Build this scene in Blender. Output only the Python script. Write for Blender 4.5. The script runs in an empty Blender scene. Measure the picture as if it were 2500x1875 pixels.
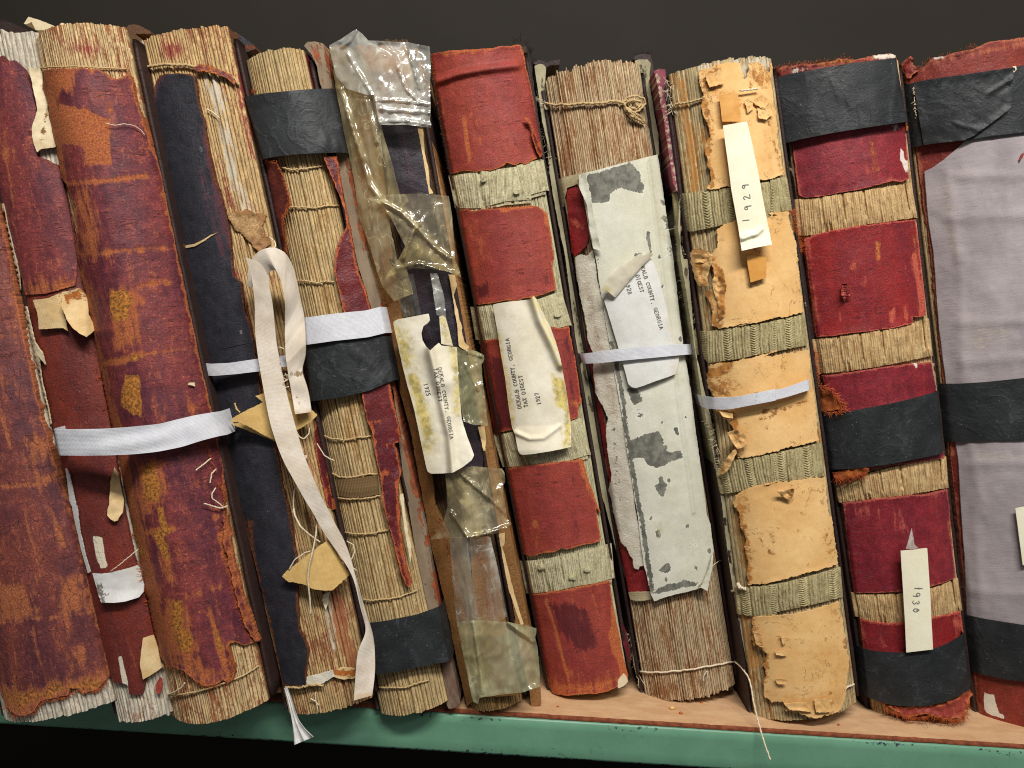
import bpy, math, random
import numpy as np
from mathutils import Matrix, Vector
from mathutils.geometry import delaunay_2d_cdt
random.seed(7); rng = np.random.default_rng(11)
S = bpy.context.scene; COL = S.collection

# ------------------------------------------------------------------ camera
HF = math.radians(65); FP = 1250/math.tan(HF/2); PITCH = math.radians(5); ROLL = math.radians(3.6); CZ = .27
_U = np.array([0, math.sin(PITCH), math.cos(PITCH)]); FWD = np.array([0, math.cos(PITCH), -math.sin(PITCH)]); _X = np.array([1., 0, 0])
RGT = math.cos(ROLL)*_X + math.sin(ROLL)*_U; UP = -math.sin(ROLL)*_X + math.cos(ROLL)*_U
CPOS = np.array([0, 0, CZ])
cd = bpy.data.cameras.new('camera'); cam = bpy.data.objects.new('camera', cd); COL.objects.link(cam); S.camera = cam
cd.sensor_width = 36; cd.lens = 18/math.tan(HF/2); cd.clip_start = .01; cd.clip_end = 50
cam.matrix_world = Matrix(((RGT[0], UP[0], -FWD[0], 0), (RGT[1], UP[1], -FWD[1], 0), (RGT[2], UP[2], -FWD[2], CZ), (0, 0, 0, 1)))

# ------------------------------------------------------------------ light (indoor: ceiling fluorescent in the aisle, plus an added fill)
w = bpy.data.worlds.new('World'); S.world = w; w.use_nodes = True
w.node_tree.nodes['Background'].inputs[0].default_value = (.94, .96, 1, 1); w.node_tree.nodes['Background'].inputs[1].default_value = .11
def area(name, loc, target, sx, sy, power, col):
    l = bpy.data.lights.new(name, 'AREA'); l.shape = 'RECTANGLE'; l.size = sx; l.size_y = sy; l.energy = power; l.color = col
    o = bpy.data.objects.new(name, l); COL.objects.link(o); o.location = loc
    o.rotation_euler = (Vector(target)-Vector(loc)).to_track_quat('-Z', 'Y').to_euler(); return o
area('ceiling_lamp', (.16, -.36, 1.24), (.1, .52, .25), .8, .12, 25, (1, .978, .935))
area('fill_lamp', (.9, -1.2, 1.7), (.1, .52, .25), 1.2, .25, 7.5, (1, .985, .955))  # weak fill added from the front to soften shadows, not a known fixture
S.cycles.pixel_filter_type = 'BLACKMAN_HARRIS'; S.cycles.filter_width = 1.1
S.view_settings.view_transform = 'Standard'; S.view_settings.look = 'None'; S.view_settings.exposure = 0; S.view_settings.gamma = 1

# ------------------------------------------------------------------ picture coordinates -> points on the places' own surfaces
TX = (0, 600, 1200, 1800); TY = (0, 620, 1235)
def P(s):
    out = []
    for seg in s.split('|'):
        k, body = seg.strip().split(':')
        for t in body.split():
            x, y = map(float, t.split(','))
            if k == 'F': x, y = x*1.1302, y*1.1302
            elif k != 'P': x, y = TX[int(k[0])]+x/2.593, TY[int(k[1])]+y/2.593
            out.append((x, y))
    return np.array(out)
def rays(q):
    q = np.asarray(q, float); return FWD+((q[:, 0:1]-1250)/FP)*RGT-((q[:, 1:2]-937.5)/FP)*UP
def aty(q, y):
    d = rays(q); return CPOS+d*(np.asarray(y).reshape(-1, 1)/d[:, 1:2])
def project(p):
    v = p-CPOS; z = v@FWD; return np.stack([1250+FP*(v@RGT)/z, 937.5-FP*(v@UP)/z], 1)
def _h(ix, iy, s):
    n = (ix*374761393+iy*668265263+s*1442695041) & 0xffffffff
    n = ((n ^ (n >> 13))*1274126177) & 0xffffffff
    return ((n ^ (n >> 16)) & 0xffff)/65535.
def vn(x, y, s=0):
    x = np.asarray(x, float); y = np.asarray(y, float)+0*x
    ix = np.floor(x).astype(np.int64); iy = np.floor(y).astype(np.int64); fx = x-ix; fy = y-iy
    fx = fx*fx*(3-2*fx); fy = fy*fy*(3-2*fy)
    return (_h(ix, iy, s)*(1-fx)+_h(ix+1, iy, s)*fx)*(1-fy)+(_h(ix, iy+1, s)*(1-fx)+_h(ix+1, iy+1, s)*fx)*fy
def fb(x, y, s=0, o=4):
    t = 0; a = .5
    for i in range(o): t = t+a*vn(x*2**i+i*17.3, y*2**i+i*9.1, s+i); a *= .5
    return t/(1-.5**o)-.5     # -0.5..0.5

class Surf:
    """The curved front of one spine: centre line, half width and roundness, standing at depth D."""
    def __init__(s, TL, TR, BR, BL, b=.010, D=None, dD=0, um=1., pw=2.3):
        c = np.array([TL, TR, BR, BL], float)
        d = rays(c[3:4])[0]; s.D = (-CZ/d[2]*d[1] if D is None else D)+dD
        c = aty(c, s.D)
        s.mb = (c[2]+c[3])/2; s.mt = (c[0]+c[1])/2; a = s.mt-s.mb; s.L = np.linalg.norm(a); s.A = a/s.L
        s.N = np.array([s.A[2], 0, -s.A[0]]); s.wt = abs((c[1]-c[0])@s.N)/2; s.wb = abs((c[2]-c[3])@s.N)/2
        s.b = b; s.um = um; s.pw = pw; s.c = c
    def clone(s, **k):
        o = Surf.__new__(Surf); o.__dict__.update(s.__dict__); o.__dict__.update(k); return o
    def d(s, u):
        t = np.abs(u)/s.um
        return np.where(t < 1, s.b*(1-np.minimum(t, 1)**s.pw), -np.minimum((t-1)*s.wt*s.um*3, .03))
    def uv(s, p):
        q = p-s.mb; v = (q@s.A)/s.L; u = (q@s.N)/(s.wb+(s.wt-s.wb)*np.clip(v, -.1, 1.1)); return u, v
    def pt(s, u, v, off=0):
        u = np.asarray(u, float); v = np.asarray(v, float)
        p = s.mb+(v*s.L)[:, None]*s.A+(u*(s.wb+(s.wt-s.wb)*v))[:, None]*s.N
        p = p.copy(); p[:, 1] = s.D-s.d(u)-off; return p
    def px(s, q, off=0):
        """point on the surface raised by off, seen at picture point q"""
        y = np.full(len(q), s.D); off = np.asarray(off)+np.zeros(len(q)); dr = rays(q)
        for i in range(9):
            p = CPOS+dr*(y/dr[:, 1])[:, None]; u, v = s.uv(p); ny = s.D-s.d(u)-off; y = y*.4+ny*.6
        return CPOS+dr*(y/dr[:, 1])[:, None]

# ------------------------------------------------------------------ mesh -> object
def mesh_obj(name, V, Fc, mat, parent=None, uv=None, mask=None, smooth=True, flat_from=None):
    V = np.asarray(V, float)
    o = parent
    base = np.array(parent['_o']) if parent is not None and '_o' in parent else None
    while parent is not None and base is None:
        o = o.parent; base = np.array(o['_o']) if o is not None and '_o' in o else None
        if o is None: base = np.zeros(3)
    own = None
    if parent is None: own = V.mean(0); base = own
    me = bpy.data.meshes.new(name)
    me.from_pydata((V-base).tolist(), [], [list(map(int, f)) for f in Fc])
    sm = np.ones(len(me.polygons), bool) if smooth else np.zeros(len(me.polygons), bool)
    if flat_from is not None: sm[flat_from:] = False
    me.polygons.foreach_set('use_smooth', sm)
    li = np.empty(len(me.loops), np.int32); me.loops.foreach_get('vertex_index', li)
    if uv is None: uv = np.stack([V[:, 0], V[:, 2]+V[:, 1]], 1)
    l = me.uv_layers.new(name='UVMap'); l.data.foreach_set('uv', np.asarray(uv, np.float32)[li].ravel())
    at = me.color_attributes.new('mask', 'FLOAT_COLOR', 'POINT')
    mk = np.zeros((len(V), 4), np.float32); mk[:, 3] = 1
    if mask is not None: mk[:, :3] = mask
    at.data.foreach_set('color', mk.ravel())
    me.materials.append(mat); me.update()
    ob = bpy.data.objects.new(name, me); COL.objects.link(ob)
    if parent is not None: ob.parent = parent
    else: ob.location = own; ob['_o'] = own.tolist()
    return ob
def thing(name, label, cat, loc, group=None):
    o = bpy.data.objects.new(name, None); COL.objects.link(o); o.location = [float(x) for x in loc]; o['_o'] = [float(x) for x in loc]
    o.empty_display_size = .02; o['label'] = label; o['category'] = cat
    if group: o['group'] = group
    return o
def tag(o, label, cat, group=None):
    o['label'] = label; o['category'] = cat
    if group: o['group'] = group
    return o

# ------------------------------------------------------------------ polygons, wear masks
def inside(q, poly):
    x, y = q[:, 0], q[:, 1]; r = np.zeros(len(q), bool); n = len(poly)
    for i in range(n):
        x1, y1 = poly[i]; x2, y2 = poly[(i+1) % n]
        if y1 == y2: continue
        c = (y1 > y) != (y2 > y); r ^= c & (x < (x2-x1)*(y-y1)/(y2-y1)+x1)
    return r
def pdist(q, L, closed=False):
    n = len(L); m = n if closed else n-1; best = np.full(len(q), 1e9)
    for i in range(m):
        a = L[i]; b = L[(i+1) % n]; e = b-a; t = np.clip(((q-a)@e)/max(e@e, 1e-9), 0, 1)
        dd = q-a-t[:, None]*e; best = np.minimum(best, (dd*dd).sum(1))
    return np.sqrt(best)
def masks_at(q, ms):
    M = np.zeros((len(q), 3), np.float32)
    for m in ms or []:
        ch, kind, s, r = m[:4]; st = m[4] if len(m) > 4 else 1.; soft = m[5]*1.6 if len(m) > 5 else (20 if m[1] == 'p' else 9)
        p = P(s)
        if kind == 'p': d = pdist(q, p, True); sd = np.where(inside(q, p), -d, d)-r
        else: sd = pdist(q, p)-r
        M[:, ch] = np.maximum(M[:, ch], st*np.clip(.5-sd/(2*soft), 0, 1))
    return M
def resample(L, step, closed=True):
    if closed: L = np.vstack([L, L[:1]])
    seg = np.linalg.norm(np.diff(L, axis=0), axis=1); t = np.concatenate([[0], np.cumsum(seg)])
    n = max(int(t[-1]/step), 3); k = np.linspace(0, t[-1], n+1)
    if closed: k = k[:-1]
    return np.stack([np.interp(k, t, L[:, 0]), np.interp(k, t, L[:, 1])], 1)
BS = .5
_seed = [0]
def seed(): _seed[0] += 13; return _seed[0]

def patch(parent, surf, name, s, mat, off=.002, thick=.0012, rag=2.5, ragf=.05, step=5., bump=(0, 40), lift=None, curl=0, curlw=10, masks=None, edge=None, holes=None, flat=False, depth=None, box=None, tone=None):
    """a piece lying on (or lifted off) a surface: its outline in picture points, its own thickness and torn edge"""
    sd = seed(); L = P(s) if isinstance(s, str) else s
    O = resample(L, min(step*.8, 2.6))
    if rag:
        i = np.arange(len(O)); nx = np.roll(O, -1, 0)-np.roll(O, 1, 0); nx = np.stack([nx[:, 1], -nx[:, 0]], 1)/np.maximum(np.linalg.norm(nx, axis=1), 1e-6)[:, None]
        amp = rag*(1.7*fb(O[:, 0]*ragf, O[:, 1]*ragf, sd, 3)+1.1*fb(O[:, 0]*.22, O[:, 1]*.22, sd+2, 2))
        O = O+nx*amp[:, None]
    lo = O.min(0); hi = O.max(0)
    gx, gy = np.meshgrid(np.arange(lo[0], hi[0], step), np.arange(lo[1], hi[1], step*.9)); gx = gx+(np.arange(gx.shape[0]) % 2)[:, None]*step*.5
    G = np.stack([gx.ravel(), gy.ravel()], 1)
    G = G[inside(G, O)]
    if len(G): G = G[pdist(G, O, True) > step*.55]
    n = len(O); Q = np.vstack([O, G])
    r = delaunay_2d_cdt([Vector(x) for x in Q.tolist()], [], [list(range(n))], 1, 1e-4)
    V2 = np.array([tuple(v) for v in r[0]]); T = [f for f in r[2] if len(f) == 3]
    def offp(q):
        o = np.full(len(q), off)
        if bump[0] and len(bump) > 2: o = o+bump[0]*(.5-2.2*np.abs(fb(q[:, 0]/bump[1], q[:, 1]/bump[1]*.7, sd+5, 3))-1.2*np.abs(fb(q[:, 0]/bump[1]*2.1+q[:, 1]/bump[1], q[:, 1]/bump[1]*1.3, sd+8, 2)))
        elif bump[0]: o = o+bump[0]*BS*2*fb(q[:, 0]/bump[1], q[:, 1]/bump[1], sd+5, 4)
        if curl:
            d = pdist(q, O, True); o = o+.55*curl*np.exp(-(d/curlw)**2)*np.clip(fb(q[:, 0]/30, q[:, 1]/30, sd+9, 3)*2+.55, 0, 1.3)
        if lift is not None: o = o+lift(q)
        return o
    def place(q, o):
        if flat: return aty(q, surf.D-o)
        return surf.px(q, o)
    A = place(V2, offp(V2)); u, v = surf.uv(A)
    UV = np.stack([u*surf.wt, v*surf.L], 1)
    # orientation toward the camera
    Fc = []
    for a, b, c in T:
        x = (V2[b]-V2[a]); y = (V2[c]-V2[a]); Fc.append((a, b, c) if x[0]*y[1]-x[1]*y[0] < 0 else (a, c, b))
    area2 = sum(O[i][0]*O[(i+1) % n][1]-O[(i+1) % n][0]*O[i][1] for i in range(n))
    # rim
    top = A[:n] if len(V2) >= n else A
    back = top.copy(); back[:, 1] += thick if depth is None else depth
    nb = len(A); V = np.vstack([A, top, back]); nf = len(Fc)
    for i in range(n):
        j = (i+1) % n
        Fc.append((nb+i, nb+j, nb+n+j, nb+n+i) if area2 > 0 else (nb+j, nb+i, nb+n+i, nb+n+j))
    M = masks_at(V2, masks)
    if edge:
        for ch, wd in edge:
            d = pdist(V2, O, True); M[:, ch] = np.maximum(M[:, ch], np.clip(1-d/(wd*(.35+2.2*vn(V2[:, 0]/14, V2[:, 1]/14, sd+41)**2)), 0, 1))
    M = np.vstack([M, M[:n], M[:n]]); UV = np.vstack([UV, UV[:n], UV[:n]])
    ob = mesh_obj(name, V, Fc, mat, parent, UV, M, flat_from=nf)
    ob['offp'] = 0
    return ob, offp, place
def strip(surf, name, top, bot, mat, parent=None, off=.003, thick=.0006, nu=60, nv=10, bump=(0, 40), wrapL=0, wrapR=0, ridge=None, puff=0, lift=None, masks=None, rag=0, wob=0):
    """a band running between two picture lines, optionally wrapped back round the sides"""
    sd = seed(); a = P(top) if isinstance(top, str) else top; b = P(bot) if isinstance(bot, str) else bot
    def rs(L):
        seg = np.linalg.norm(np.diff(L, axis=0), axis=1); t = np.concatenate([[0], np.cumsum(seg)]); k = np.linspace(0, t[-1], nu+1)
        # smooth (Catmull-like) by interpolating then blurring
        q = np.stack([np.interp(k, t, L[:, i]) for i in (0, 1)], 1)
        for _ in range(max(1, nu//16)):
            m = q.copy(); m[1:-1] = (q[:-2]+2*q[1:-1]+q[2:])/4; q = m
        return q
    a = rs(a); b = rs(b); U = np.linspace(0, 1, nu+1)
    if rag:
        dirv = (b-a)/np.maximum(np.linalg.norm(b-a, axis=1), 1e-6)[:, None]
        a = a+dirv*(rag*2*fb(U*nu*.35, U*0, sd, 3))[:, None]; b = b+dirv*(rag*2*fb(U*nu*.35, U*0, sd+3, 3))[:, None]
    Tt = np.linspace(0, 1, nv+1); Q = (a[:, None]*(1-Tt[None, :, None])+b[:, None]*Tt[None, :, None]).reshape(-1, 2)
    uu = np.repeat(U, nv+1); tt = np.tile(Tt, nu+1)
    o = np.full(len(Q), float(off))
    if bump[0]: o += BS*bump[0]*2*fb(Q[:, 0]/bump[1], Q[:, 1]/bump[1], sd, 4)
    if puff: o += puff*(1-(2*tt-1)**4)
    if ridge is not None: o += ridge(uu, tt)
    if lift is not None: o += lift(uu, tt, Q)
    A = surf.px(Q, o); u, v = surf.uv(A); W = np.linalg.norm(A[(nu)*(nv+1)]-A[0]); Hh = np.linalg.norm(A[nv]-A[0])
    UV = np.stack([uu*W, tt*Hh], 1); M = masks_at(Q, masks)
    cols = [A.reshape(nu+1, nv+1, 3)]; uvs = [UV.reshape(nu+1, nv+1, 2)]; ms = [M.reshape(nu+1, nv+1, 3)]
    def wrapcols(c, uvc, mc, sgn, d):
        out = []
        for k in (.15, .5, 1.2, 3, 8):
            q = c.copy(); q[:, 1] += d*k/8; q[:, 0] += sgn*.0022*min(1, k/1.2); x = uvc.copy(); x[:, 0] += sgn*d*k/8; out.append((q, x, mc))
        return out
    if wrapR:
        for q, x, m in wrapcols(cols[0][-1], uvs[0][-1], ms[0][-1], 1, wrapR): cols.append(q[None]); uvs.append(x[None]); ms.append(m[None])
    if wrapL:
        for q, x, m in wrapcols(cols[0][0], uvs[0][0], ms[0][0], -1, wrapL): cols.insert(0, q[None]); uvs.insert(0, x[None]); ms.insert(0, m[None])
    G = np.concatenate(cols, 0); UV = np.concatenate(uvs, 0); M = np.concatenate(ms, 0); nc = G.shape[0]; nr = nv+1
    V = G.reshape(-1, 3); back = V.copy(); back[:, 1] += thick; N = len(V); Fc = []
    idx = lambda i, j: i*nr+j
    for i in range(nc-1):
        for j in range(nv): Fc.append((idx(i, j), idx(i, j+1), idx(i+1, j+1), idx(i+1, j)))
    nf = len(Fc)
    for i in range(nc-1):
        Fc.append((N+idx(i+1, 0), 2*N+idx(i+1, 0), 2*N+idx(i, 0), N+idx(i, 0))); Fc.append((N+idx(i, nv), 2*N+idx(i, nv), 2*N+idx(i+1, nv), N+idx(i+1, nv)))
    for j in range(nv):
        Fc.append((N+idx(0, j), 2*N+idx(0, j), 2*N+idx(0, j+1), N+idx(0, j+1))); Fc.append((N+idx(nc-1, j+1), 2*N+idx(nc-1, j+1), 2*N+idx(nc-1, j), N+idx(nc-1, j)))
    return mesh_obj(name, np.vstack([V, V, back]), Fc, mat, parent, np.vstack([UV.reshape(-1, 2)]*3), np.vstack([M.reshape(-1, 3)]*3), flat_from=nf)
def tubes(name, paths, mat, parent=None, r=.0006, sides=6, twist=0, taper=False):
    """cords: each path is an array of world points"""
    V = []; Fc = []; UV = []
    for p in paths:
        p = np.asarray(p); n = len(p); t = np.gradient(p, axis=0); t /= np.maximum(np.linalg.norm(t, axis=1), 1e-9)[:, None]
        ref = np.array([0, 1., .13]); a = np.cross(t, ref); a /= np.maximum(np.linalg.norm(a, axis=1), 1e-9)[:, None]; b = np.cross(t, a)
        s = np.concatenate([[0], np.cumsum(np.linalg.norm(np.diff(p, axis=0), axis=1))]); o = len(V)
        for i in range(n):
            for k in range(sides):
                th = 2*math.pi*k/sides; rr = r*(1+(.28*math.cos(2*th-s[i]*twist) if twist else 0))*((1-.8*i/(n-1)) if taper else 1)
                V.append(p[i]+rr*(math.cos(th)*a[i]+math.sin(th)*b[i])); UV.append((k*r, s[i]))
        for i in range(n-1):
            for k in range(sides):
                k2 = (k+1) % sides; Fc.append((o+i*sides+k, o+i*sides+k2, o+(i+1)*sides+k2, o+(i+1)*sides+k))
        Fc.append([o+k for k in range(sides)][::-1]); Fc.append([o+(n-1)*sides+k for k in range(sides)])
    return mesh_obj(name, V, Fc, mat, parent, UV)
def smoothline(L, n):
    seg = np.linalg.norm(np.diff(L, axis=0), axis=1); t = np.concatenate([[0], np.cumsum(seg)]); k = np.linspace(0, t[-1], n)
    q = np.stack([np.interp(k, t, L[:, i]) for i in range(L.shape[1])], 1)
    for _ in range(max(2, n//len(L)//2)):
        m = q.copy(); m[1:-1] = (q[:-2]+2*q[1:-1]+q[2:])/4; q = m
    return q
def cord(parent, surf, name, s, mat, off=.0015, r=.0007, twist=2600, wob=1.2, n=70, lifts=None):
    r *= .8
    q = smoothline(P(s), n); sd = seed(); i = np.arange(n)
    q[:, 1] += wob*2*fb(i*.25, i*0, sd, 3); q[:, 0] += wob*fb(i*.25, i*0, sd+4, 3)
    o = np.full(n, off) if lifts is None else np.interp(np.linspace(0, 1, n), np.linspace(0, 1, len(lifts)), lifts)
    return tubes(name, [surf.px(q, o)], mat, parent, r, 7, twist)
def fray(parent, surf, s, n, ln, mat, name='frayed_fibres', off=.002, r=.00013, ang=None, spread=1., curlz=.5):
    """short loose fibres sticking out along a torn edge"""
    L = resample(P(s), 2, False); paths = []
    base = surf.px(L, off)
    for k in range(n):
        i = rng.integers(0, len(L)); p = base[i]; a = rng.uniform(0, 2*math.pi) if ang is None else math.radians(ang)+rng.normal(0, spread)
        d = np.array([math.cos(a), -abs(rng.normal(0, .6)), -math.sin(a)]); l = ln*rng.uniform(.4, 1.3); k2 = rng.normal(0, curlz, 3)
        paths.append([p+d*l*t+k2*l*t*t*.6 for t in (0, .33, .66, 1)])
    o = tubes(name, paths, mat, parent, r, 3); o['kind'] = 'stuff'; return o
def textblock(parent, surf, n, mat, amp=.0006, back=.24, jag=.0012, rows=150, masks=None, botjag=None, vbot=0., vtop=1., gaps=None, name='text_block', top_arch=0., seg=4, sides='darkbrown', sd_=(1, 1)):
    """the folded sections of the book seen at the spine: one ridge for every fold"""
    sd = seed(); K = n*seg; wdt = rng.uniform(.55, 1.5, n); cw = np.concatenate([[0], np.cumsum(wdt)]); cw = cw/cw[-1]*2-1; ph = np.linspace(0, n, K+1); U = np.interp(ph, np.arange(n+1), cw); deep = (rng.random(n+2) < .1)*rng.uniform(.5, 1.8, n+2)
    wob = .35*fb(np.arange(K+1)*.13, 0*U, sd, 3)
    rid = np.floor(np.clip(ph, 0, n-1e-6)); fr = ph-rid
    hgt = fb(rid*3.7+.5, rid*0, sd+2, 2)*2; prof = np.sqrt(np.maximum(0, 1-(2*fr-1)**2)); prof = np.where((fr < .01) | (fr > .99), 0, prof)
    Vv = np.linspace(0, 1, rows+1)
    tj = vtop+jag/surf.L*2*fb(rid*1.9, rid*0, sd+7, 3)*1.6+top_arch*(1-U**2); bj = vbot+(botjag or jag)/surf.L*2*fb(rid*2.3, rid*0, sd+8, 3)
    uu = np.repeat(U, rows+1); vv = (bj[:, None]+(tj-bj)[:, None]*Vv[None]).ravel()
    pr = np.repeat(prof, rows+1); hh = np.repeat(hgt, rows+1); ridr = np.repeat(rid, rows+1)
    nz = fb(ridr*1.3+uu*3, vv*60, sd+3, 4)
    nz2 = fb(uu*n*.9, vv*surf.L*900, sd+13, 3)
    phr = np.repeat(ph, rows+1); kb = np.rint(phr).astype(int); o = amp*(pr-1)*(.8+.5*vn(ridr*7.1, vv*14, sd+40))+amp*.5*hh+amp*.5*nz+amp*.6*nz2-amp*2.2*deep[kb]*np.exp(-((phr-kb)/.22)**2)
    if gaps:
        for g, dp in gaps: o -= dp*np.exp(-((uu-g-.012*fb(vv*9, 0*vv, sd+17, 3))/.018)**2)
    A = surf.pt(uu+.012*fb(vv*8, ridr*0, sd+4, 3), vv, o)
    UV = np.stack([phr, vv*surf.L], 1)
    M = masks_at(project(A), masks); nr = rows+1; Fc = []
    for i in range(K):
        for j in range(rows): Fc.append((i*nr+j, (i+1)*nr+j, (i+1)*nr+j+1, i*nr+j+1))
    V = [A]; N = len(A); nf = len(Fc)
    # sides, top and bottom run back into the shelf
    rim = [(0, j) for j in range(nr)]+[(i, rows) for i in range(1, K+1)]+[(K, j) for j in range(rows-1, -1, -1)]+[(i, 0) for i in range(K-1, 0, -1)]
    ids = [i*nr+j for i, j in rim]; B = A[ids].copy(); B[:, 1] = surf.D+back
    V += [A[ids], B]; m = len(ids)
    for k in range(m):
        k2 = (k+1) % m; Fc.append((N+k, N+k2, N+m+k2, N+m+k))
    ob = mesh_obj(name, np.vstack(V), Fc, mat, parent, np.vstack([UV, UV[ids], UV[ids]]), np.vstack([M, M[ids], M[ids]]), flat_from=nf)
    for sgn, on in zip((-1, 1), sd_):
        if not on or not sides: continue
        # a thin cover board standing against each side of the sections
        vs = np.linspace(.004, .985, 60); n0 = len(vs); rows_ = []
        for du, dy in ((.0, .22), (.0, .0035), (.0006, .0022), (.0022, .0022), (.0028, .0035), (.0028, .22)):
            p = surf.pt(np.full(n0, float(sgn)), vs, 0); p = p+surf.N*sgn*(du+.0007)+0*p; p[:, 1] = surf.D+dy+.0016*fb(vs*40, 0*vs, sd+31, 4)*(dy < .1); rows_.append(p)
        R = np.vstack(rows_); F2 = [(i*n0+j, i*n0+j+1, (i+1)*n0+j+1, (i+1)*n0+j) if sgn > 0 else (i*n0+j, (i+1)*n0+j, (i+1)*n0+j+1, i*n0+j+1) for i in range(5) for j in range(n0-1)]
        F2 += [[i*n0+n0-1 for i in range(6)], [i*n0 for i in range(6)]]
        mesh_obj('side_board', R, F2, globals()['M'][sides], parent, R[:, [1, 2]])
    return ob
# ------------------------------------------------------------------ lettering (stroke alphabet with slab serifs, and a pen hand)
GL = {'D': ['0,0 0,6 2,6 4,4.5 4,1.5 2,0 0,0'], 'E': ['4,0 0,0 0,6 4,6', '0,3 2.6,3', '4,0 4,1', '4,6 4,5'], 'K': ['0,0 0,6', '4,6 0,2.4', '1.4,3.5 4,0', '-.7,0 .9,0', '-.7,6 .9,6', '3.2,0 4.7,0', '3.2,6 4.7,6'],
 'A': ['0,0 2,6 4,0', '.8,2 3.2,2', '-.8,0 .9,0', '3.1,0 4.8,0'], 'L': ['0,6 0,0 4,0 4,1.4', '-.8,6 1.4,6'], 'B': ['0,0 0,6 2.6,6 3.6,5.2 3.6,4 2.6,3.2 0,3.2', '2.6,3.2 4,2.4 4,.9 2.8,0 0,0'],
 'C': ['4,4.6 3.4,5.7 2,6 .6,5.2 0,3.6 0,2.2 .6,.7 2,0 3.4,.3 4,1.2', '4,6 4,4.4'], 'O': ['2,0 .6,.8 0,2.2 0,3.8 .6,5.2 2,6 3.4,5.2 4,3.8 4,2.2 3.4,.8 2,0'], 'U': ['0,6 0,1.6 .8,.3 2,0 3.2,.3 4,1.6 4,6', '-.7,6 .9,6', '3.1,6 4.7,6'],
 'N': ['0,0 0,6 4,0 4,6', '-.7,0 .9,0', '-.7,6 .4,6', '3.2,6 4.7,6'], 'T': ['0,4.8 0,6 4,6 4,4.8', '2,6 2,0', '1,0 3,0'], 'Y': ['0,6 2,3 4,6', '2,3 2,0', '1,0 3,0', '-.7,6 .9,6', '3.1,6 4.7,6'],
 'G': ['4,4.6 3.4,5.7 2,6 .6,5.2 0,3.6 0,2.2 .6,.7 2,0 3.4,.3 4,1.2 4,2.6 2.4,2.6'], 'R': ['0,0 0,6 2.8,6 4,5.2 4,3.8 2.8,3 0,3', '2,3 4,0', '-.7,0 .9,0', '3.4,0 4.8,0'], 'I': ['2,0 2,6', '.8,0 3.2,0', '.8,6 3.2,6'],
 'X': ['0,0 4,6', '0,6 4,0', '-.6,0 .9,0', '3.1,0 4.6,0', '-.6,6 .9,6', '3.1,6 4.6,6'], 'S': ['4,4.8 3,5.9 1.2,6 .2,5 .4,3.8 2,3.1 3.7,2.3 4,1.2 3,.1 1,0 0,1'], ',': ['2,.6 2.2,-.2 1.4,-1.4'],
 '1': ['.8,4.8 2,6 2,0', '.8,0 3.2,0'], '2': ['0,4.6 .8,5.8 2.4,6 3.8,5.2 3.8,4 0,0 4,0'], '5': ['3.8,6 .6,6 .4,3.4 2,3.8 3.6,3 3.8,1.4 2.8,.2 1.2,0 0,.8'], '7': ['0,5 0,6 4,6 1.4,0'], '8': ['2,3.1 .6,3.9 .5,5.2 2,6 3.5,5.2 3.4,3.9 2,3.1 .4,2.1 .2,.9 2,0 3.8,.9 3.6,2.1 2,3.1'],
 '9': ['3.8,4 3,3 1.4,2.9 .3,3.9 .5,5.3 2,6 3.5,5.3 3.8,4 3.4,1.6 1,0']}
def lettering(parent, offp, place, lines, mat, lw=.9, eps=.00018, hand=False, name='lettering'):
    """lines: (text, start px, end px, glyph height px) - baseline runs start->end, ascender side is 90 deg to the left of travel"""
    V = []; Fc = []
    for text, a, b, hgt in lines:
        a = np.array(a, float); b = np.array(b, float); ex = (b-a)/np.linalg.norm(b-a); ey = np.array([ex[1], -ex[0]])
        strokes = []
        if hand: strokes = [[(x*hgt/6, y*hgt/6) for x, y in st] for st in text]
        else:
            pitch = np.linalg.norm(b-a)/len(text); kx = pitch*.66/4
            for i, ch in enumerate(text):
                if ch == ' ': continue
                jx, jy = rng.normal(0, .3, 2)
                for st in GL[ch]:
                    strokes.append([(i*pitch+jx+float(t.split(',')[0])*kx, jy+float(t.split(',')[1])*hgt/6) for t in st.split()])
        for st in strokes:
            q = np.array([a+ex*x+ey*y for x, y in st]); q = resample(q, 2.5, False)
            t = np.gradient(q, axis=0); t /= np.maximum(np.linalg.norm(t, axis=1), 1e-9)[:, None]; nn = np.stack([t[:, 1], -t[:, 0]], 1)
            e = np.vstack([q+nn*lw, q-nn*lw]); w3 = place(e, offp(e)+eps); o = len(V); m = len(q); V += list(w3)
            for i in range(m-1): Fc.append((o+i, o+i+1, o+m+i+1, o+m+i))
    return mesh_obj(name, V, Fc, mat, parent)
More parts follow.
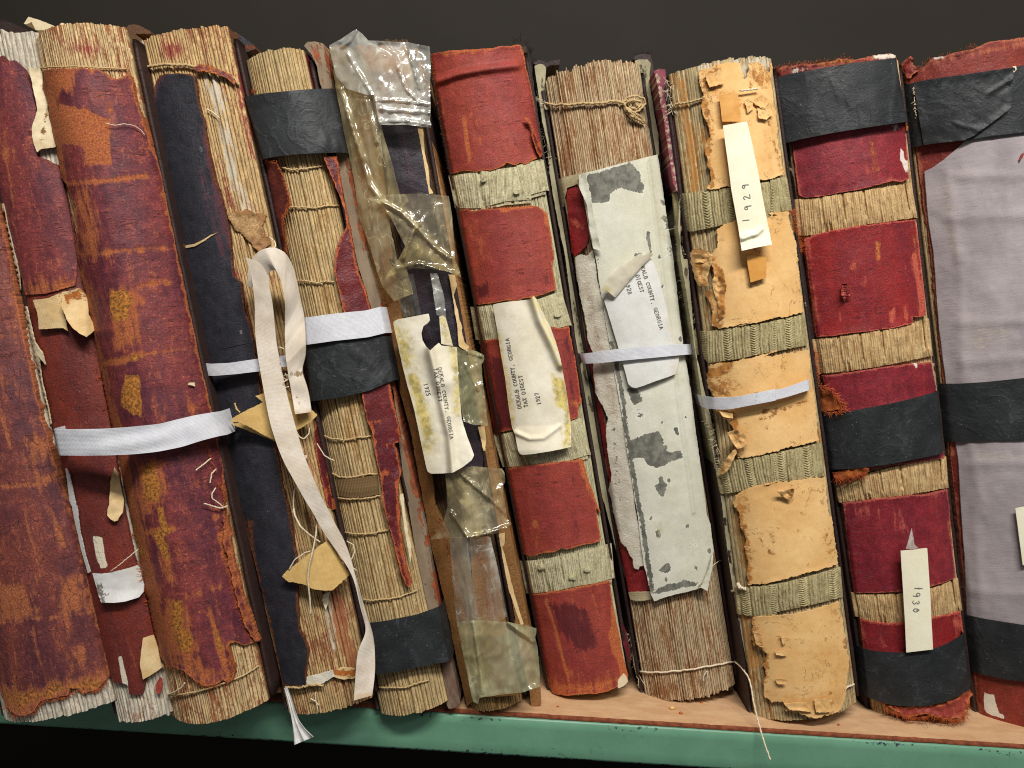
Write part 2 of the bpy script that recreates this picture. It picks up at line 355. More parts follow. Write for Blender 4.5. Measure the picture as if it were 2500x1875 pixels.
# ------------------------------------------------------------------ materials (all procedural)
def lin(c): return tuple((x/255/12.92 if x/255 <= .04045 else ((x/255+.055)/1.055)**2.4) for x in c)+(1.,)
class NT:
    def __init__(s, name):
        s.m = bpy.data.materials.new(name); s.m.use_nodes = True; s.t = s.m.node_tree; s.t.nodes.clear()
        s.out = s.n('ShaderNodeOutputMaterial'); s.bs = s.n('ShaderNodeBsdfPrincipled'); s.l(s.bs.outputs[0], s.out.inputs[0])
        s.uv = s.n('ShaderNodeUVMap').outputs[0]; s.uv.node.uv_map = 'UVMap'
        a = s.n('ShaderNodeAttribute'); a.attribute_name = 'mask'; sp = s.n('ShaderNodeSeparateColor'); s.l(a.outputs['Color'], sp.inputs[0]); s.mk = sp.outputs
    def n(s, t): return s.t.nodes.new(t)
    def l(s, a, b):
        if hasattr(a, 'node'): s.t.links.new(a, b)
        else: b.default_value = a
    def math(s, op, a, b=0., c=None, clamp=False):
        n = s.n('ShaderNodeMath'); n.operation = op; n.use_clamp = clamp; s.l(a, n.inputs[0]); s.l(b, n.inputs[1])
        if c is not None: s.l(c, n.inputs[2])
        return n.outputs[0]
    def scale(s, x, y, off=(0, 0, 0)):
        n = s.n('ShaderNodeMapping'); s.l(s.uv, n.inputs[0]); n.inputs['Scale'].default_value = (x, y, 1); n.inputs['Location'].default_value = off; return n.outputs[0]
    def noise(s, sx, sy, detail=6, rough=.6, off=0, dist=0):
        n = s.n('ShaderNodeTexNoise'); n.inputs['Scale'].default_value = 1; n.inputs['Detail'].default_value = detail; n.inputs['Roughness'].default_value = rough; n.inputs['Distortion'].default_value = dist
        ob = s.n('ShaderNodeObjectInfo'); c = s.n('ShaderNodeCombineXYZ'); s.l(s.math('MULTIPLY', ob.outputs['Random'], 91.7), c.inputs[0]); s.l(s.math('MULTIPLY', ob.outputs['Random'], 37.1), c.inputs[1]); c.inputs[2].default_value = off
        v = s.n('ShaderNodeVectorMath'); v.operation = 'ADD'; s.l(s.scale(sx, sy), v.inputs[0]); s.l(c.outputs[0], v.inputs[1]); s.l(v.outputs[0], n.inputs['Vector']); return n.outputs[0]
    def step(s, x, lo, hi):
        n = s.n('ShaderNodeMapRange'); n.interpolation_type = 'SMOOTHSTEP'; s.l(x, n.inputs[0]); n.inputs[1].default_value = lo; n.inputs[2].default_value = hi; return n.outputs[0]
    def mix(s, f, a, b, mode='MIX'):
        n = s.n('ShaderNodeMix'); n.data_type = 'RGBA'; n.blend_type = mode; s.l(f, n.inputs[0]); s.l(a, n.inputs[6]); s.l(b, n.inputs[7]); return n.outputs[2]
    def hue(s, c, v):
        n = s.n('ShaderNodeHueSaturation'); s.l(v, n.inputs['Value']); s.l(c, n.inputs['Color']); return n.outputs[0]
    def ragged(s, ch, nz, k=.9, w=.12):
        """mask channel broken up by noise into a hard ragged edge"""
        x = s.math('MULTIPLY_ADD', s.math('SUBTRACT', s.step(nz, .3, .7), .5), k, s.mk[ch]); return s.math('MULTIPLY', s.step(x, .5-w, .5+w), s.step(s.mk[ch], .02, .12))
    def bump(s, h, strength=.5, dist=.001, prev=None):
        n = s.n('ShaderNodeBump'); n.inputs['Strength'].default_value = strength; n.inputs['Distance'].default_value = dist; s.l(h, n.inputs['Height'])
        if prev is not None: s.l(prev, n.inputs['Normal'])
        return n.outputs[0]
    def done(s, col, rough=.6, normal=None, spec=.35):
        s.l(col, s.bs.inputs['Base Color']); s.l(rough, s.bs.inputs['Roughness']); s.bs.inputs['Specular IOR Level'].default_value = spec
        if normal is not None: s.l(normal, s.bs.inputs['Normal'])
        return s.m
def leather(name, base, alt, w1, w2, w3, rough=.5, scuff=.25, weave=0., crack=.0, spec=.35, patchy=(.42, .62)):
    s = NT(name); big = s.noise(52, 13, 6, .62, 1); st = s.noise(260, 30, 7, .72, 2); mid = s.noise(170, 120, 8, .74, 4); fine = s.noise(620, 520, 5, .7, 3); fin2 = s.noise(1150, 950, 2, .6, 9); vn_ = s.noise(95, 60, 5, .6, 14, .4); hz = s.noise(16, 150, 6, .62, 15)
    line = lambda x, w_: s.math('SUBTRACT', 1., s.step(s.math('ABSOLUTE', s.math('SUBTRACT', x, .5)), w_*.3, w_))
    c = s.mix(s.step(s.math('MULTIPLY_ADD', mid, .35, s.math('MULTIPLY', big, .8)), patchy[0]+.02, patchy[1]+.1), lin(base), lin(alt))
    c = s.mix(s.math('MULTIPLY', s.step(st, .46, .68), .6), c, lin(alt))
    c = s.hue(c, s.math('MULTIPLY_ADD', s.step(mid, .32, .68), .5, .74)); c = s.hue(c, s.math('MULTIPLY_ADD', s.step(fin2, .3, .7), .42, .79))
    sp = s.math('MULTIPLY', s.math('MULTIPLY', s.step(fine, .58, .66), s.step(s.math('MULTIPLY_ADD', mid, .5, s.math('MULTIPLY', big, .5)), .47, .56)), min(1, scuff*2.4)); c = s.mix(sp, c, lin(w1))
    ve = s.math('MULTIPLY', s.math('MULTIPLY', line(vn_, .014), s.step(st, .46, .6)), min(1, scuff*1.2)); c = s.mix(ve, c, lin(w1))
    cr = s.math('MULTIPLY', s.math('MULTIPLY', line(hz, .012), s.step(mid, .47, .58)), .75); c = s.mix(cr, c, lin(tuple(.4*x for x in base)))
    nz = s.math('MULTIPLY_ADD', st, .5, s.math('MULTIPLY_ADD', mid, .28, s.math('MULTIPLY', fine, .22)))
    m1 = s.ragged(0, nz, 1.3, .22); m2 = s.ragged(1, nz, 1.15, .12); m3 = s.ragged(2, nz, .55, .1)
    w1c = s.mix(s.step(fin2, .3, .7), lin(w1), lin(tuple(.7*x for x in w1))); w1c = s.mix(s.math('MULTIPLY', s.step(fine, .5, .6), .5), w1c, c)
    c = s.mix(m1, c, w1c)
    c = s.mix(m2, c, s.mix(s.step(fine, .38, .62), lin(w2), lin(tuple(.55*x for x in w2)))); c = s.mix(s.math('MULTIPLY', m3, .9), c, lin(w3))
    h = s.math('MULTIPLY_ADD', fine, .8, s.math('MULTIPLY', mid, .9)); h = s.math('MULTIPLY_ADD', fin2, .4, h); h = s.math('MULTIPLY_ADD', cr, -.5, h)
    worn = s.math('MAXIMUM', m1, m2); h = s.math('MULTIPLY_ADD', worn, -.35, h)
    if crack:
        vo = s.n('ShaderNodeTexVoronoi'); vo.feature = 'DISTANCE_TO_EDGE'; vo.inputs['Scale'].default_value = 1; s.l(s.scale(300, 90), vo.inputs['Vector'])
        ck = s.math('MULTIPLY', s.math('SUBTRACT', 1., s.step(vo.outputs[0], 0, .07)), s.step(mid, .46, .58)); c = s.mix(s.math('MULTIPLY', ck, crack), c, lin(tuple(.4*x for x in base))); h = s.math('MULTIPLY_ADD', ck, -.5, h)
    r = s.math('MULTIPLY_ADD', worn, .3, s.math('MULTIPLY_ADD', fine, .3, rough-.15))
    return s.done(c, r, s.bump(h, .6, .0007), spec)
def pages(name, cream, glue, dark, amount=.5, stain=(120, 45, 35), gap=.6):
    """folded paper sections: x of the map counts folds, y is metres"""
    s = NT(name); nn = s.noise(1.0, 60, 6, .7, 1); n2 = s.noise(3.1, 130, 7, .75, 2); n3 = s.noise(.13, 22, 4, .6, 3); fine = s.noise(4, 620, 4, .7, 5); fl = s.noise(1.7, 420, 6, .8, 8)
    c = s.mix(s.step(n2, .32, .68), lin(tuple(min(255, 1.06*x) for x in cream)), lin(tuple(.72*x for x in cream)))
    g = s.step(s.math('ADD', s.math('MULTIPLY', nn, .6), s.math('MULTIPLY_ADD', n3, .5, s.math('MULTIPLY', fl, .4))), .92-.4*amount, 1.04-.4*amount)
    c = s.mix(g, c, s.mix(s.step(fine, .35, .65), lin(glue), lin(tuple(.7*x for x in glue))))
    sx = s.n('ShaderNodeSeparateXYZ'); s.l(s.uv, sx.inputs[0]); fr = s.math('FRACT', sx.outputs[0]); d = s.math('ABSOLUTE', s.math('SUBTRACT', fr, .5))
    ln = s.math('MULTIPLY', s.step(s.math('MULTIPLY_ADD', s.math('SUBTRACT', n2, .5), .22, d), .3, .46), gap); c = s.mix(ln, c, lin(dark))
    chip = s.math('MULTIPLY', s.step(s.math('ADD', s.math('MULTIPLY', n2, .5), s.math('MULTIPLY', fl, .5)), .58, .66), .75); c = s.mix(chip, c, lin(tuple(min(255, 1.16*x+8) for x in cream)))
    specks = s.step(fl, .58, .64); c = s.mix(s.math('MULTIPLY', specks, .55), c, lin(dark))
    m1 = s.ragged(0, n2, 1., .2); c = s.mix(s.math('MULTIPLY', m1, .85), c, lin(stain)); m2 = s.ragged(1, n2, 1., .2); c = s.mix(s.math('MULTIPLY', m2, .8), c, lin(glue)); m3 = s.ragged(2, nn, 1.3, .3); c = s.mix(s.math('MULTIPLY', m3, .8), c, lin((205, 196, 178)))
    c = s.hue(c, s.math('MULTIPLY_ADD', s.step(n3, .3, .7), .35, .82)); c = s.hue(c, s.math('MULTIPLY_ADD', s.step(fine, .3, .7), .3, .85))
    return s.done(c, .85, s.bump(s.math('ADD', s.math('MULTIPLY', n2, .7), s.math('MULTIPLY', fl, .6)), .6, .0006), .15)
def plain(name, a, b, rough=.8, sx=120, sy=120, w1=None, w2=None, w3=None, bmp=.4, spec=.25, weave=0, fibre=None, dist=.0004, lo=.35, hi=.65, val=.4, e1=.05, rim=None, crk=0):
    s = NT(name); n1 = s.noise(sx, sy, 7, .65, 1); fine = s.noise(800, 800, 4, .65, 2); mid = s.noise(260, 260, 8, .72, 3)
    if fibre: mid = s.noise(fibre[0], fibre[1], 7, .7, 3)
    c = s.mix(s.step(n1, lo, hi), lin(a), lin(b))
    h = s.math('MULTIPLY_ADD', fine, .4, s.math('MULTIPLY', mid, .5))
    if w1 and rim: mo = s.step(s.math('MULTIPLY_ADD', s.math('SUBTRACT', s.step(mid, .3, .7), .5), .7, s.mk[0]), .26, .4); c = s.mix(s.math('MULTIPLY', mo, .4), c, lin(rim))
    if w1: m = s.ragged(0, mid, .7, e1); c = s.mix(m, c, s.mix(s.step(s.noise(150, 110, 7, .72, 31), .4, .6), lin(w1), lin(tuple(.74*x for x in w1)))); h = s.math('MULTIPLY_ADD', m, -.9 if e1 < .2 else 0., h)
    if crk:
        ln = s.math('SUBTRACT', 1., s.step(s.math('ABSOLUTE', s.math('SUBTRACT', s.noise(52, 40, 6, .66, 21, .4), .5)), .001, .012)); ln = s.math('MULTIPLY', ln, s.step(s.noise(40, 40, 3, .6, 22), .5, .58)); pit = s.math('MULTIPLY', s.step(s.noise(210, 150, 5, .7, 23), .63, .67), s.step(s.noise(30, 30, 3, .6, 24), .48, .6)); ln = s.math('MAXIMUM', ln, pit); c = s.mix(s.math('MULTIPLY', ln, crk), c, lin(w3)); h = s.math('MULTIPLY_ADD', ln, -1.2, h)
    if w2: m = s.ragged(1, mid, .8, .4); c = s.mix(s.math('MULTIPLY', m, .8), c, lin(w2))
    if w3: m = s.ragged(2, mid, .7, .1); c = s.mix(m, c, lin(w3))
    c = s.hue(c, s.math('MULTIPLY_ADD', mid, val, 1-val/2)); c = s.hue(c, s.math('MULTIPLY_ADD', fine, .3, .85))
    if weave:
        wv = s.n('ShaderNodeTexWave'); wv.inputs['Scale'].default_value = weave; s.l(s.uv, wv.inputs[0]); wv.inputs['Distortion'].default_value = .8; wv.inputs['Detail'].default_value = 1
        wh = s.n('ShaderNodeTexWave'); wh.bands_direction = 'Y'; wh.inputs['Scale'].default_value = weave; s.l(s.uv, wh.inputs[0]); wh.inputs['Distortion'].default_value = .8
        x = s.math('MULTIPLY', wv.outputs[1], wh.outputs[1]); h = s.math('MULTIPLY_ADD', x, .22, h); c = s.hue(c, s.math('MULTIPLY_ADD', x, .05, .96))
    return s.done(c, rough, s.bump(h, bmp, dist), spec)
def tape(name, a=(31, 33, 34), b=(40, 42, 44)):
    s = NT(name); n1 = s.noise(60, 50, 7, .68, 1, .6); fine = s.noise(700, 700, 4, .65, 2); sc = s.noise(50, 300, 6, .7, 3, 1.2); dust = s.noise(620, 620, 2, .6, 4); wr = s.noise(42, 34, 5, .55, 6, .8); w2 = s.noise(90, 150, 4, .6, 8, .5)
    line = lambda x, w_: s.math('SUBTRACT', 1., s.step(s.math('ABSOLUTE', s.math('SUBTRACT', x, .5)), 0., w_))
    c = s.mix(s.step(n1, .38, .64), lin(a), lin(b)); c = s.mix(s.math('MULTIPLY', s.step(sc, .6, .72), .25), c, lin((78, 80, 82))); c = s.mix(s.math('MULTIPLY', s.step(dust, .68, .74), .55), c, lin((140, 140, 138)))
    cl = s.math('MULTIPLY', line(wr, .02), s.step(n1, .46, .6)); c = s.mix(s.math('MULTIPLY', cl, .25), c, lin((92, 95, 98))); c = s.hue(c, s.math('MULTIPLY_ADD', s.step(fine, .3, .7), .35, .82))
    h = s.math('MULTIPLY_ADD', fine, .35, s.math('MULTIPLY', line(wr, .09), .9)); h = s.math('MULTIPLY_ADD', line(w2, .06), .35, h); h = s.math('MULTIPLY_ADD', n1, .8, h)
    return s.done(c, s.math('MULTIPLY_ADD', n1, .4, .36), s.bump(h, .4, .0004), .4)
def thread_mat(name, a, b, dark, sx=900, sy=60):
    s = NT(name); st = s.noise(sx*.75, sy, 5, .7, 1); f = s.noise(1000, 600, 4, .7, 2); big = s.noise(120, 90, 6, .7, 3)
    c = s.mix(s.step(st, .36, .64), lin(a), lin(b)); c = s.mix(s.math('MULTIPLY', s.step(st, .4, .3), .9), c, lin(dark)); c = s.mix(s.math('MULTIPLY', s.step(big, .54, .66), .45), c, lin(dark)); c = s.hue(c, s.math('MULTIPLY_ADD', s.step(f, .3, .7), .5, .76))
    return s.done(c, .85, s.bump(s.math('ADD', st, f), .6, .0006), .15)
def plastic(name, haze=.2, col=(228, 229, 224), yellow=(190, 178, 116), ylw=.3, streak=.4):
    s = NT(name); n = s.noise(46, 30, 5, .6, 1, .8); st = s.noise(150, 26, 4, .6, 2, .6); big = s.noise(30, 22, 4, .6, 4); cr = s.noise(70, 42, 3, .5, 6, 1.2)
    tr = s.n('ShaderNodeBsdfTransparent'); tr.inputs[0].default_value = lin((248, 246, 236))
    c = s.mix(s.math('MULTIPLY', s.step(big, .3, .65), ylw), lin(col), lin(yellow)); df = s.n('ShaderNodeBsdfDiffuse'); s.l(c, df.inputs[0]); tl = s.n('ShaderNodeBsdfTranslucent'); s.l(c, tl.inputs[0])
    a = s.n('ShaderNodeMixShader'); a.inputs[0].default_value = .3; s.l(df.outputs[0], a.inputs[1]); s.l(tl.outputs[0], a.inputs[2])
    cl = s.math('SUBTRACT', 1., s.step(s.math('ABSOLUTE', s.math('SUBTRACT', cr, .5)), .004, .022)); cl = s.math('MULTIPLY', cl, s.step(n, .42, .6))
    f = s.math('MULTIPLY_ADD', s.step(s.math('MULTIPLY_ADD', st, .5, s.math('MULTIPLY', n, .5)), .42, .66), streak, haze); f = s.math('MULTIPLY_ADD', s.math('MULTIPLY', s.mk[0], s.step(n, .3, .62)), .55, f); f = s.math('MULTIPLY_ADD', cl, .4, f, clamp=True); f = s.math('MINIMUM', f, .93)
    m = s.n('ShaderNodeMixShader'); s.l(f, m.inputs[0]); s.l(tr.outputs[0], m.inputs[1]); s.l(a.outputs[0], m.inputs[2])
    gl = s.n('ShaderNodeBsdfGlossy'); gl.inputs['Roughness'].default_value = .13; gl.inputs[0].default_value = (1, 1, 1, 1)
    bp = s.bump(s.math('ADD', n, s.math('MULTIPLY', cl, .12)), .5, .0016); s.l(bp, gl.inputs['Normal'])
    x = s.n('ShaderNodeMixShader'); s.l(s.math('MULTIPLY_ADD', s.mk[0], .05, .06), x.inputs[0]); s.l(m.outputs[0], x.inputs[1]); s.l(gl.outputs[0], x.inputs[2]); s.l(x.outputs[0], s.out.inputs[0])
    return s.m

M = {}
OR, OC = (172, 84, 42), (186, 118, 44)
M['purple'] = leather('purple_leather', (84, 35, 48), (124, 54, 52), (190, 106, 58), (194, 124, 50), (232, 222, 200), .55, .4)
M['rust'] = leather('rust_leather', (122, 48, 34), (96, 40, 38), (160, 84, 56), (188, 118, 44), (226, 216, 190), .5, .2, crack=.3)
M['plum'] = leather('plum_leather', (88, 44, 50), (124, 62, 52), (184, 106, 66), (190, 118, 56), (230, 220, 200), .55, .45, crack=.5)
M['black'] = leather('black_leather', (35, 36, 42), (48, 47, 54), (104, 56, 66), (120, 64, 36), (120, 116, 122), .5, .1, patchy=(.3, .7))
M['torn'] = leather('torn_red_leather', (110, 34, 34), (84, 26, 34), (196, 98, 50), (200, 110, 50), (226, 216, 190), .4, .12)
M['suede'] = leather('maroon_suede', (108, 40, 32), (84, 30, 28), (196, 98, 50), (200, 110, 50), (226, 216, 190), .8, .2)
M['red6'] = leather('brick_red_leather', (156, 66, 50), (136, 50, 46), (208, 112, 62), (214, 134, 72), (86, 28, 34), .6, .12, weave=.1)
M['red9'] = leather('crimson_cloth', (148, 36, 34), (118, 30, 38), (214, 100, 76), (206, 110, 58), (230, 220, 205), .5, .18, weave=.25)
M['mar9'] = leather('maroon_cloth', (114, 30, 42), (134, 38, 44), (200, 96, 80), (206, 110, 58), (230, 220, 205), .5, .12, weave=.25)
M['red10'] = leather('old_red_leather', (132, 48, 32), (116, 38, 32), (186, 104, 76), (200, 120, 60), (222, 214, 196), .55, .25)
M['tan8'] = plain('tan_suede', (232, 190, 130), (218, 170, 106), .85, 40, 34, w1=(196, 132, 66), w2=(196, 142, 78), w3=(150, 102, 56), bmp=.4, val=.34, lo=.3, hi=.7, e1=.16, crk=.8)
M['ochre8'] = plain('ochre_glue', (196, 134, 68), (208, 154, 88), .9, 60, 60, w1=(160, 100, 44), w2=(224, 180, 116), w3=(150, 112, 66), bmp=.8, val=.4, e1=.16)
M['ochre'] = leather('ochre_suede', (164, 92, 44), (136, 66, 40), (188, 118, 60), (180, 116, 50), (120, 60, 30), .9, .4, spec=.1)
M['brown'] = leather('brown_board', (106, 72, 48), (82, 54, 40), (160, 116, 76), (172, 96, 52), (60, 40, 36), .5, .3)
M['tanboard'] = leather('tan_board', (160, 114, 66), (134, 92, 50), (198, 160, 110), (180, 110, 60), (90, 60, 40), .55, .3)
M['darkbrown'] = leather('dark_brown_leather', (52, 32, 26), (40, 26, 24), (86, 56, 44), (110, 60, 36), (30, 22, 20), .6, .2)
M['spine5'] = leather('dark_plum_spine', (48, 32, 40), (34, 30, 38), (88, 60, 54), (120, 80, 50), (84, 44, 50), .5, .1)
M['pcream'] = pages('cream_sections', (208, 180, 130), (172, 134, 84), (92, 62, 34), .42, gap=.75)
M['pwhite'] = pages('white_sections', (216, 205, 184), (160, 112, 84), (112, 92, 74), .36, (150, 84, 62), gap=.55)
M['pwarm'] = pages('glue_stained_sections', (220, 190, 140), (160, 98, 62), (84, 50, 32), .48, (134, 40, 46), gap=.75)
M['pbrown3'] = pages('brown_stained_sections', (212, 178, 124), (156, 98, 66), (78, 48, 34), .45, (134, 50, 52), gap=.75)
M['pbrown7'] = pages('brown_glue_sections', (212, 186, 146), (160, 112, 74), (74, 48, 32), .5, (120, 60, 40), gap=.85)
M['pgrey7'] = pages('grey_brown_sections', (188, 160, 122), (126, 88, 58), (62, 42, 30), .55, gap=.7)
M['p8'] = pages('olive_sections', (196, 174, 130), (176, 124, 66), (86, 66, 42), .4, (150, 100, 50), gap=.6)
M['p9'] = pages('tan_sections', (208, 178, 130), (150, 104, 66), (80, 52, 36), .4, gap=.6)
M['p6'] = pages('green_grey_sections', (204, 196, 158), (150, 140, 98), (80, 74, 50), .3, gap=.6)
M['band6'] = thread_mat('olive_threads', (196, 188, 154), (164, 154, 120), (96, 88, 62))
M['band8'] = thread_mat('grey_green_threads', (180, 167, 126), (148, 134, 96), (72, 64, 42))
M['band9'] = thread_mat('straw_threads', (204, 176, 128), (162, 126, 84), (86, 58, 38))
M['cord'] = thread_mat('linen_cord', (206, 180, 134), (176, 146, 98), (120, 90, 56), 1800, 1800)
M['cordp'] = thread_mat('pale_cord', (232, 218, 192), (214, 194, 160), (170, 140, 104), 1800, 1800)
M['fibre'] = plain('leather_fibre', (190, 96, 44), (150, 66, 34), .9)
M['fibred'] = plain('rusty_fibre', (130, 66, 34), (160, 84, 40), .9)
M['fibrep'] = plain('paper_fibre', (214, 196, 160), (190, 168, 130), .9)
M['tape'] = tape('black_paper_tape')
M['ribbon'] = plain('white_tape', (218, 218, 222), (204, 204, 210), .8, 60, 60, bmp=.7, weave=420, val=.12)
M['ribbon2'] = plain('old_cotton_tape', (224, 212, 196), (206, 190, 170), .85, 60, 40, w1=(180, 150, 116), w2=(196, 168, 130), bmp=.6, weave=380, val=.2)
M['tab'] = plain('tan_buckram', (218, 182, 116), (204, 166, 100), .75, 60, 60, bmp=.5, weave=480, w1=(160, 118, 60), val=.2)
M['flap'] = plain('tan_lining_cloth', (222, 194, 146), (204, 170, 118), .85, 70, 70, w1=(190, 110, 46), w2=(186, 140, 84), bmp=.6, weave=300, val=.25)
M['cream'] = plain('cream_lining_paper', (222, 206, 172), (204, 186, 150), .85, 40, 60, w1=(150, 110, 70), w2=(176, 146, 100), bmp=.5, val=.35)
M['greytape'] = plain('white_linen_tape', (198, 196, 192), (214, 212, 208), .6, 60, 60, w1=(140, 130, 122), w2=(210, 190, 160), bmp=.4, val=.2)
M['label'] = plain('old_label_paper', (230, 222, 202), (218, 208, 182), .6, 50, 40, w1=(222, 200, 120), w2=(226, 208, 130), w3=(190, 180, 150), bmp=.3, val=.14, e1=.45)
M['label8'] = plain('white_label_paper', (216, 215, 210), (206, 204, 196), .6, 50, 40, w1=(214, 190, 150), w2=(214, 190, 150), w3=(190, 180, 150), bmp=.25, val=.14, e1=.45)
M['slip'] = plain('cream_slip_paper', (240, 233, 208), (232, 224, 194), .7, 40, 40, bmp=.2, val=.08)
M['wrap'] = plain('off_white_wrapper', (210, 207, 190), (198, 195, 174), .55, 30, 14, w1=(128, 126, 114), w2=(176, 168, 134), w3=(120, 100, 70), bmp=.5, val=.32, rim=(236, 234, 222))
M['strip7'] = plain('torn_paper_backing', (222, 214, 196), (204, 196, 176), .85, 60, 50, w1=(150, 120, 100), w2=(170, 150, 126), w3=(126, 120, 110), bmp=.9, dist=.0012, val=.35)
M['amber'] = plain('amber_tape', (204, 142, 64), (216, 160, 86), .4, 60, 60, bmp=.3, spec=.4)
M['cloth'] = plain('lavender_bookcloth', (164, 154, 154), (146, 136, 138), .85, 30, 14, w1=(192, 174, 154), w2=(128, 116, 122), bmp=.9, val=.4, e1=.45, fibre=(90, 640))
M['pink'] = plain('pink_board', (140, 70, 84), (110, 56, 66), .8, 60, 60, w1=(190, 160, 140), bmp=.6)
M['greenboard'] = plain('grey_green_board', (168, 160, 130), (136, 128, 100), .85, 60, 30, w1=(90, 80, 60), bmp=.6, fibre=(200, 60))
M['greyboard'] = plain('grey_pulp_board', (146, 128, 106), (124, 106, 86), .85, 80, 20, w1=(158, 84, 52), w2=(100, 70, 60), bmp=.6, fibre=(300, 60))
M['webbing'] = plain('woven_webbing', (190, 176, 140), (160, 144, 108), .9, 60, 60, bmp=.8, weave=170)
M['ink'] = plain('typed_ink', (80, 76, 70), (124, 118, 110), .7, bmp=0)
M['pencil'] = plain('pencil_grey', (100, 98, 96), (126, 122, 118), .6, bmp=0)
M['film'] = plastic('clear_film', .34, ylw=.25, streak=.3)
M['film2'] = plastic('yellowed_film', .18, (214, 202, 164), (188, 166, 104), .8, .4)
M['film3'] = plastic('thick_yellow_film', .42, (206, 204, 170), (176, 170, 116), .8, .35)
M['film4'] = plastic('thin_clear_film', .08, ylw=.4, streak=.25)
M['p5'] = pages('hidden_sections', (196, 160, 104), (140, 96, 60), (70, 46, 28), .5, (34, 24, 24))
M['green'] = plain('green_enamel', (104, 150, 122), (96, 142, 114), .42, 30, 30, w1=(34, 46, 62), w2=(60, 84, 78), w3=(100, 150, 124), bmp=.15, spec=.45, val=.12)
M['hard'] = plain('hardboard_top', (206, 168, 128), (192, 150, 110), .6, 30, 80, w1=(206, 150, 140), w2=(150, 96, 70), bmp=.4, val=.34, spec=.3, fibre=(90, 260))
M['hardedge'] = plain('hardboard_edge', (140, 78, 50), (104, 54, 34), .9, 200, 300, w1=(60, 30, 20), bmp=1., dist=.001)
M['wall'] = plain('dark_cabinet_back', (43, 38, 31), (38, 33, 27), .75, 3, 3, bmp=.1, val=.06)
M['dark'] = plain('dark_steel', (40, 36, 34), (34, 30, 28), .7, 6, 6, bmp=.1, val=.1)
M['olddark'] = plain('dim_old_leather', (66, 40, 34), (48, 32, 30), .7, 40, 10, bmp=.3)
# ------------------------------------------------------------------ cabinet and shelf
def box(name, lo, hi, mat, parent=None):
    x0, y0, z0 = lo; x1, y1, z1 = hi
    V = [(x0, y0, z0), (x1, y0, z0), (x1, y1, z0), (x0, y1, z0), (x0, y0, z1), (x1, y0, z1), (x1, y1, z1), (x0, y1, z1)]
    return mesh_obj(name, V, [(0, 3, 2, 1), (4, 5, 6, 7), (0, 1, 5, 4), (1, 2, 6, 5), (2, 3, 7, 6), (3, 0, 4, 7)], mat, parent, smooth=False)
wl = box('wall', (-1.6, .96, -1.2), (1.6, 1.0, 1.6), M['wall']); wl['kind'] = 'structure'
fl = box('floor', (-1.6, .3, -.62), (1.6, .958, -.6), M['dark']); fl['kind'] = 'structure'
shelf = thing('metal_shelf', 'green enamelled steel shelf topped with a brown hardboard sheet under the ledgers', 'shelf', (0, .53, -.035))
YL = .5245
def lip():
    # folded steel lip: front face, rounded lower return
    xs = np.linspace(-.9, .9, 361); prof = [(YL+.004, -.0030), (YL+.0012, -.0034), (YL, -.0046), (YL, -.010), (YL, -.016), (YL, -.022), (YL, -.0285), (YL+.0009, -.0305), (YL+.003, -.0318), (YL+.02, -.032), (YL+.02, -.030), (YL+.004, -.030)]
    V = []; Mk = []
    for x in xs:
        for i, (y, z) in enumerate(prof):
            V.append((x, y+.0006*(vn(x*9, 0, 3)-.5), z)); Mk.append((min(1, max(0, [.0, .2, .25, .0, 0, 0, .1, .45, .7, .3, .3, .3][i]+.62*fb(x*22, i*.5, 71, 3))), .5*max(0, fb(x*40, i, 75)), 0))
    n = len(prof); F = [(i*n+j, i*n+j+1, (i+1)*n+j+1, (i+1)*n+j) for i in range(len(xs)-1) for j in range(n-1)]
    V = np.array(V); return mesh_obj('front_lip', V, F, M['green'], shelf, V[:, [0, 2]], Mk)
lip()
def hard():
    xs = np.linspace(-.9, .9, 901); V = []; Mk = []; prof = [(.95, -.003), (YL+.001, -.003), (YL+.0008, -.0022), (YL+.0011, -.0010), (YL+.0022, -.0002), (YL+.006, -.0001), (YL+.03, 0), (.70, 0), (.95, 0)]
    for x in xs:
        for i, (y, z) in enumerate(prof):
            j = .0009*fb(x*260, i*.7, 81, 4) if 1 <= i <= 4 else 0; V.append((x, y+j, z+(.0004*fb(x*300, 5, 82, 3) if i in (3, 4) else 0))); Mk.append((0, 0, 0))
    n = len(prof); F = [(i*n+j, (i+1)*n+j, (i+1)*n+j+1, i*n+j+1) for i in range(len(xs)-1) for j in range(n-1)]
    V = np.array(V)
    top = [f for k, f in enumerate(F) if k % (n-1) >= 4]; edge = [f for k, f in enumerate(F) if 0 < k % (n-1) < 4]
    o = mesh_obj('hardboard_sheet', V, top, M['hard'], shelf, V[:, [0, 1]], None); mesh_obj('raw_edge', V, edge, M['hardedge'], o, V[:, [0, 2]])
hard()
box('shelf_pan', (-.9, YL+.021, -.028), (.9, .955, -.0065), M['dark'], shelf)
# ------------------------------------------------------------------ the eleven ledgers
GRP = 'old leaning ledgers on the green shelf'
def book(label, TL, TR, BR, BL, **k):
    s = Surf(TL, TR, BR, BL, **k); return thing('book', label, 'book', (s.mb[0], s.D, s.mb[2]), GRP), s
def board(bk, sf, s, mat, dy=.003, name='cover_board', masks=None, edge=None, rag=1.2, depth=.22, bump=(.0006, 30)):
    return patch(bk, sf, name, s, mat, off=-dy, flat=True, depth=depth, rag=rag, masks=masks, edge=edge, step=6, bump=bump)

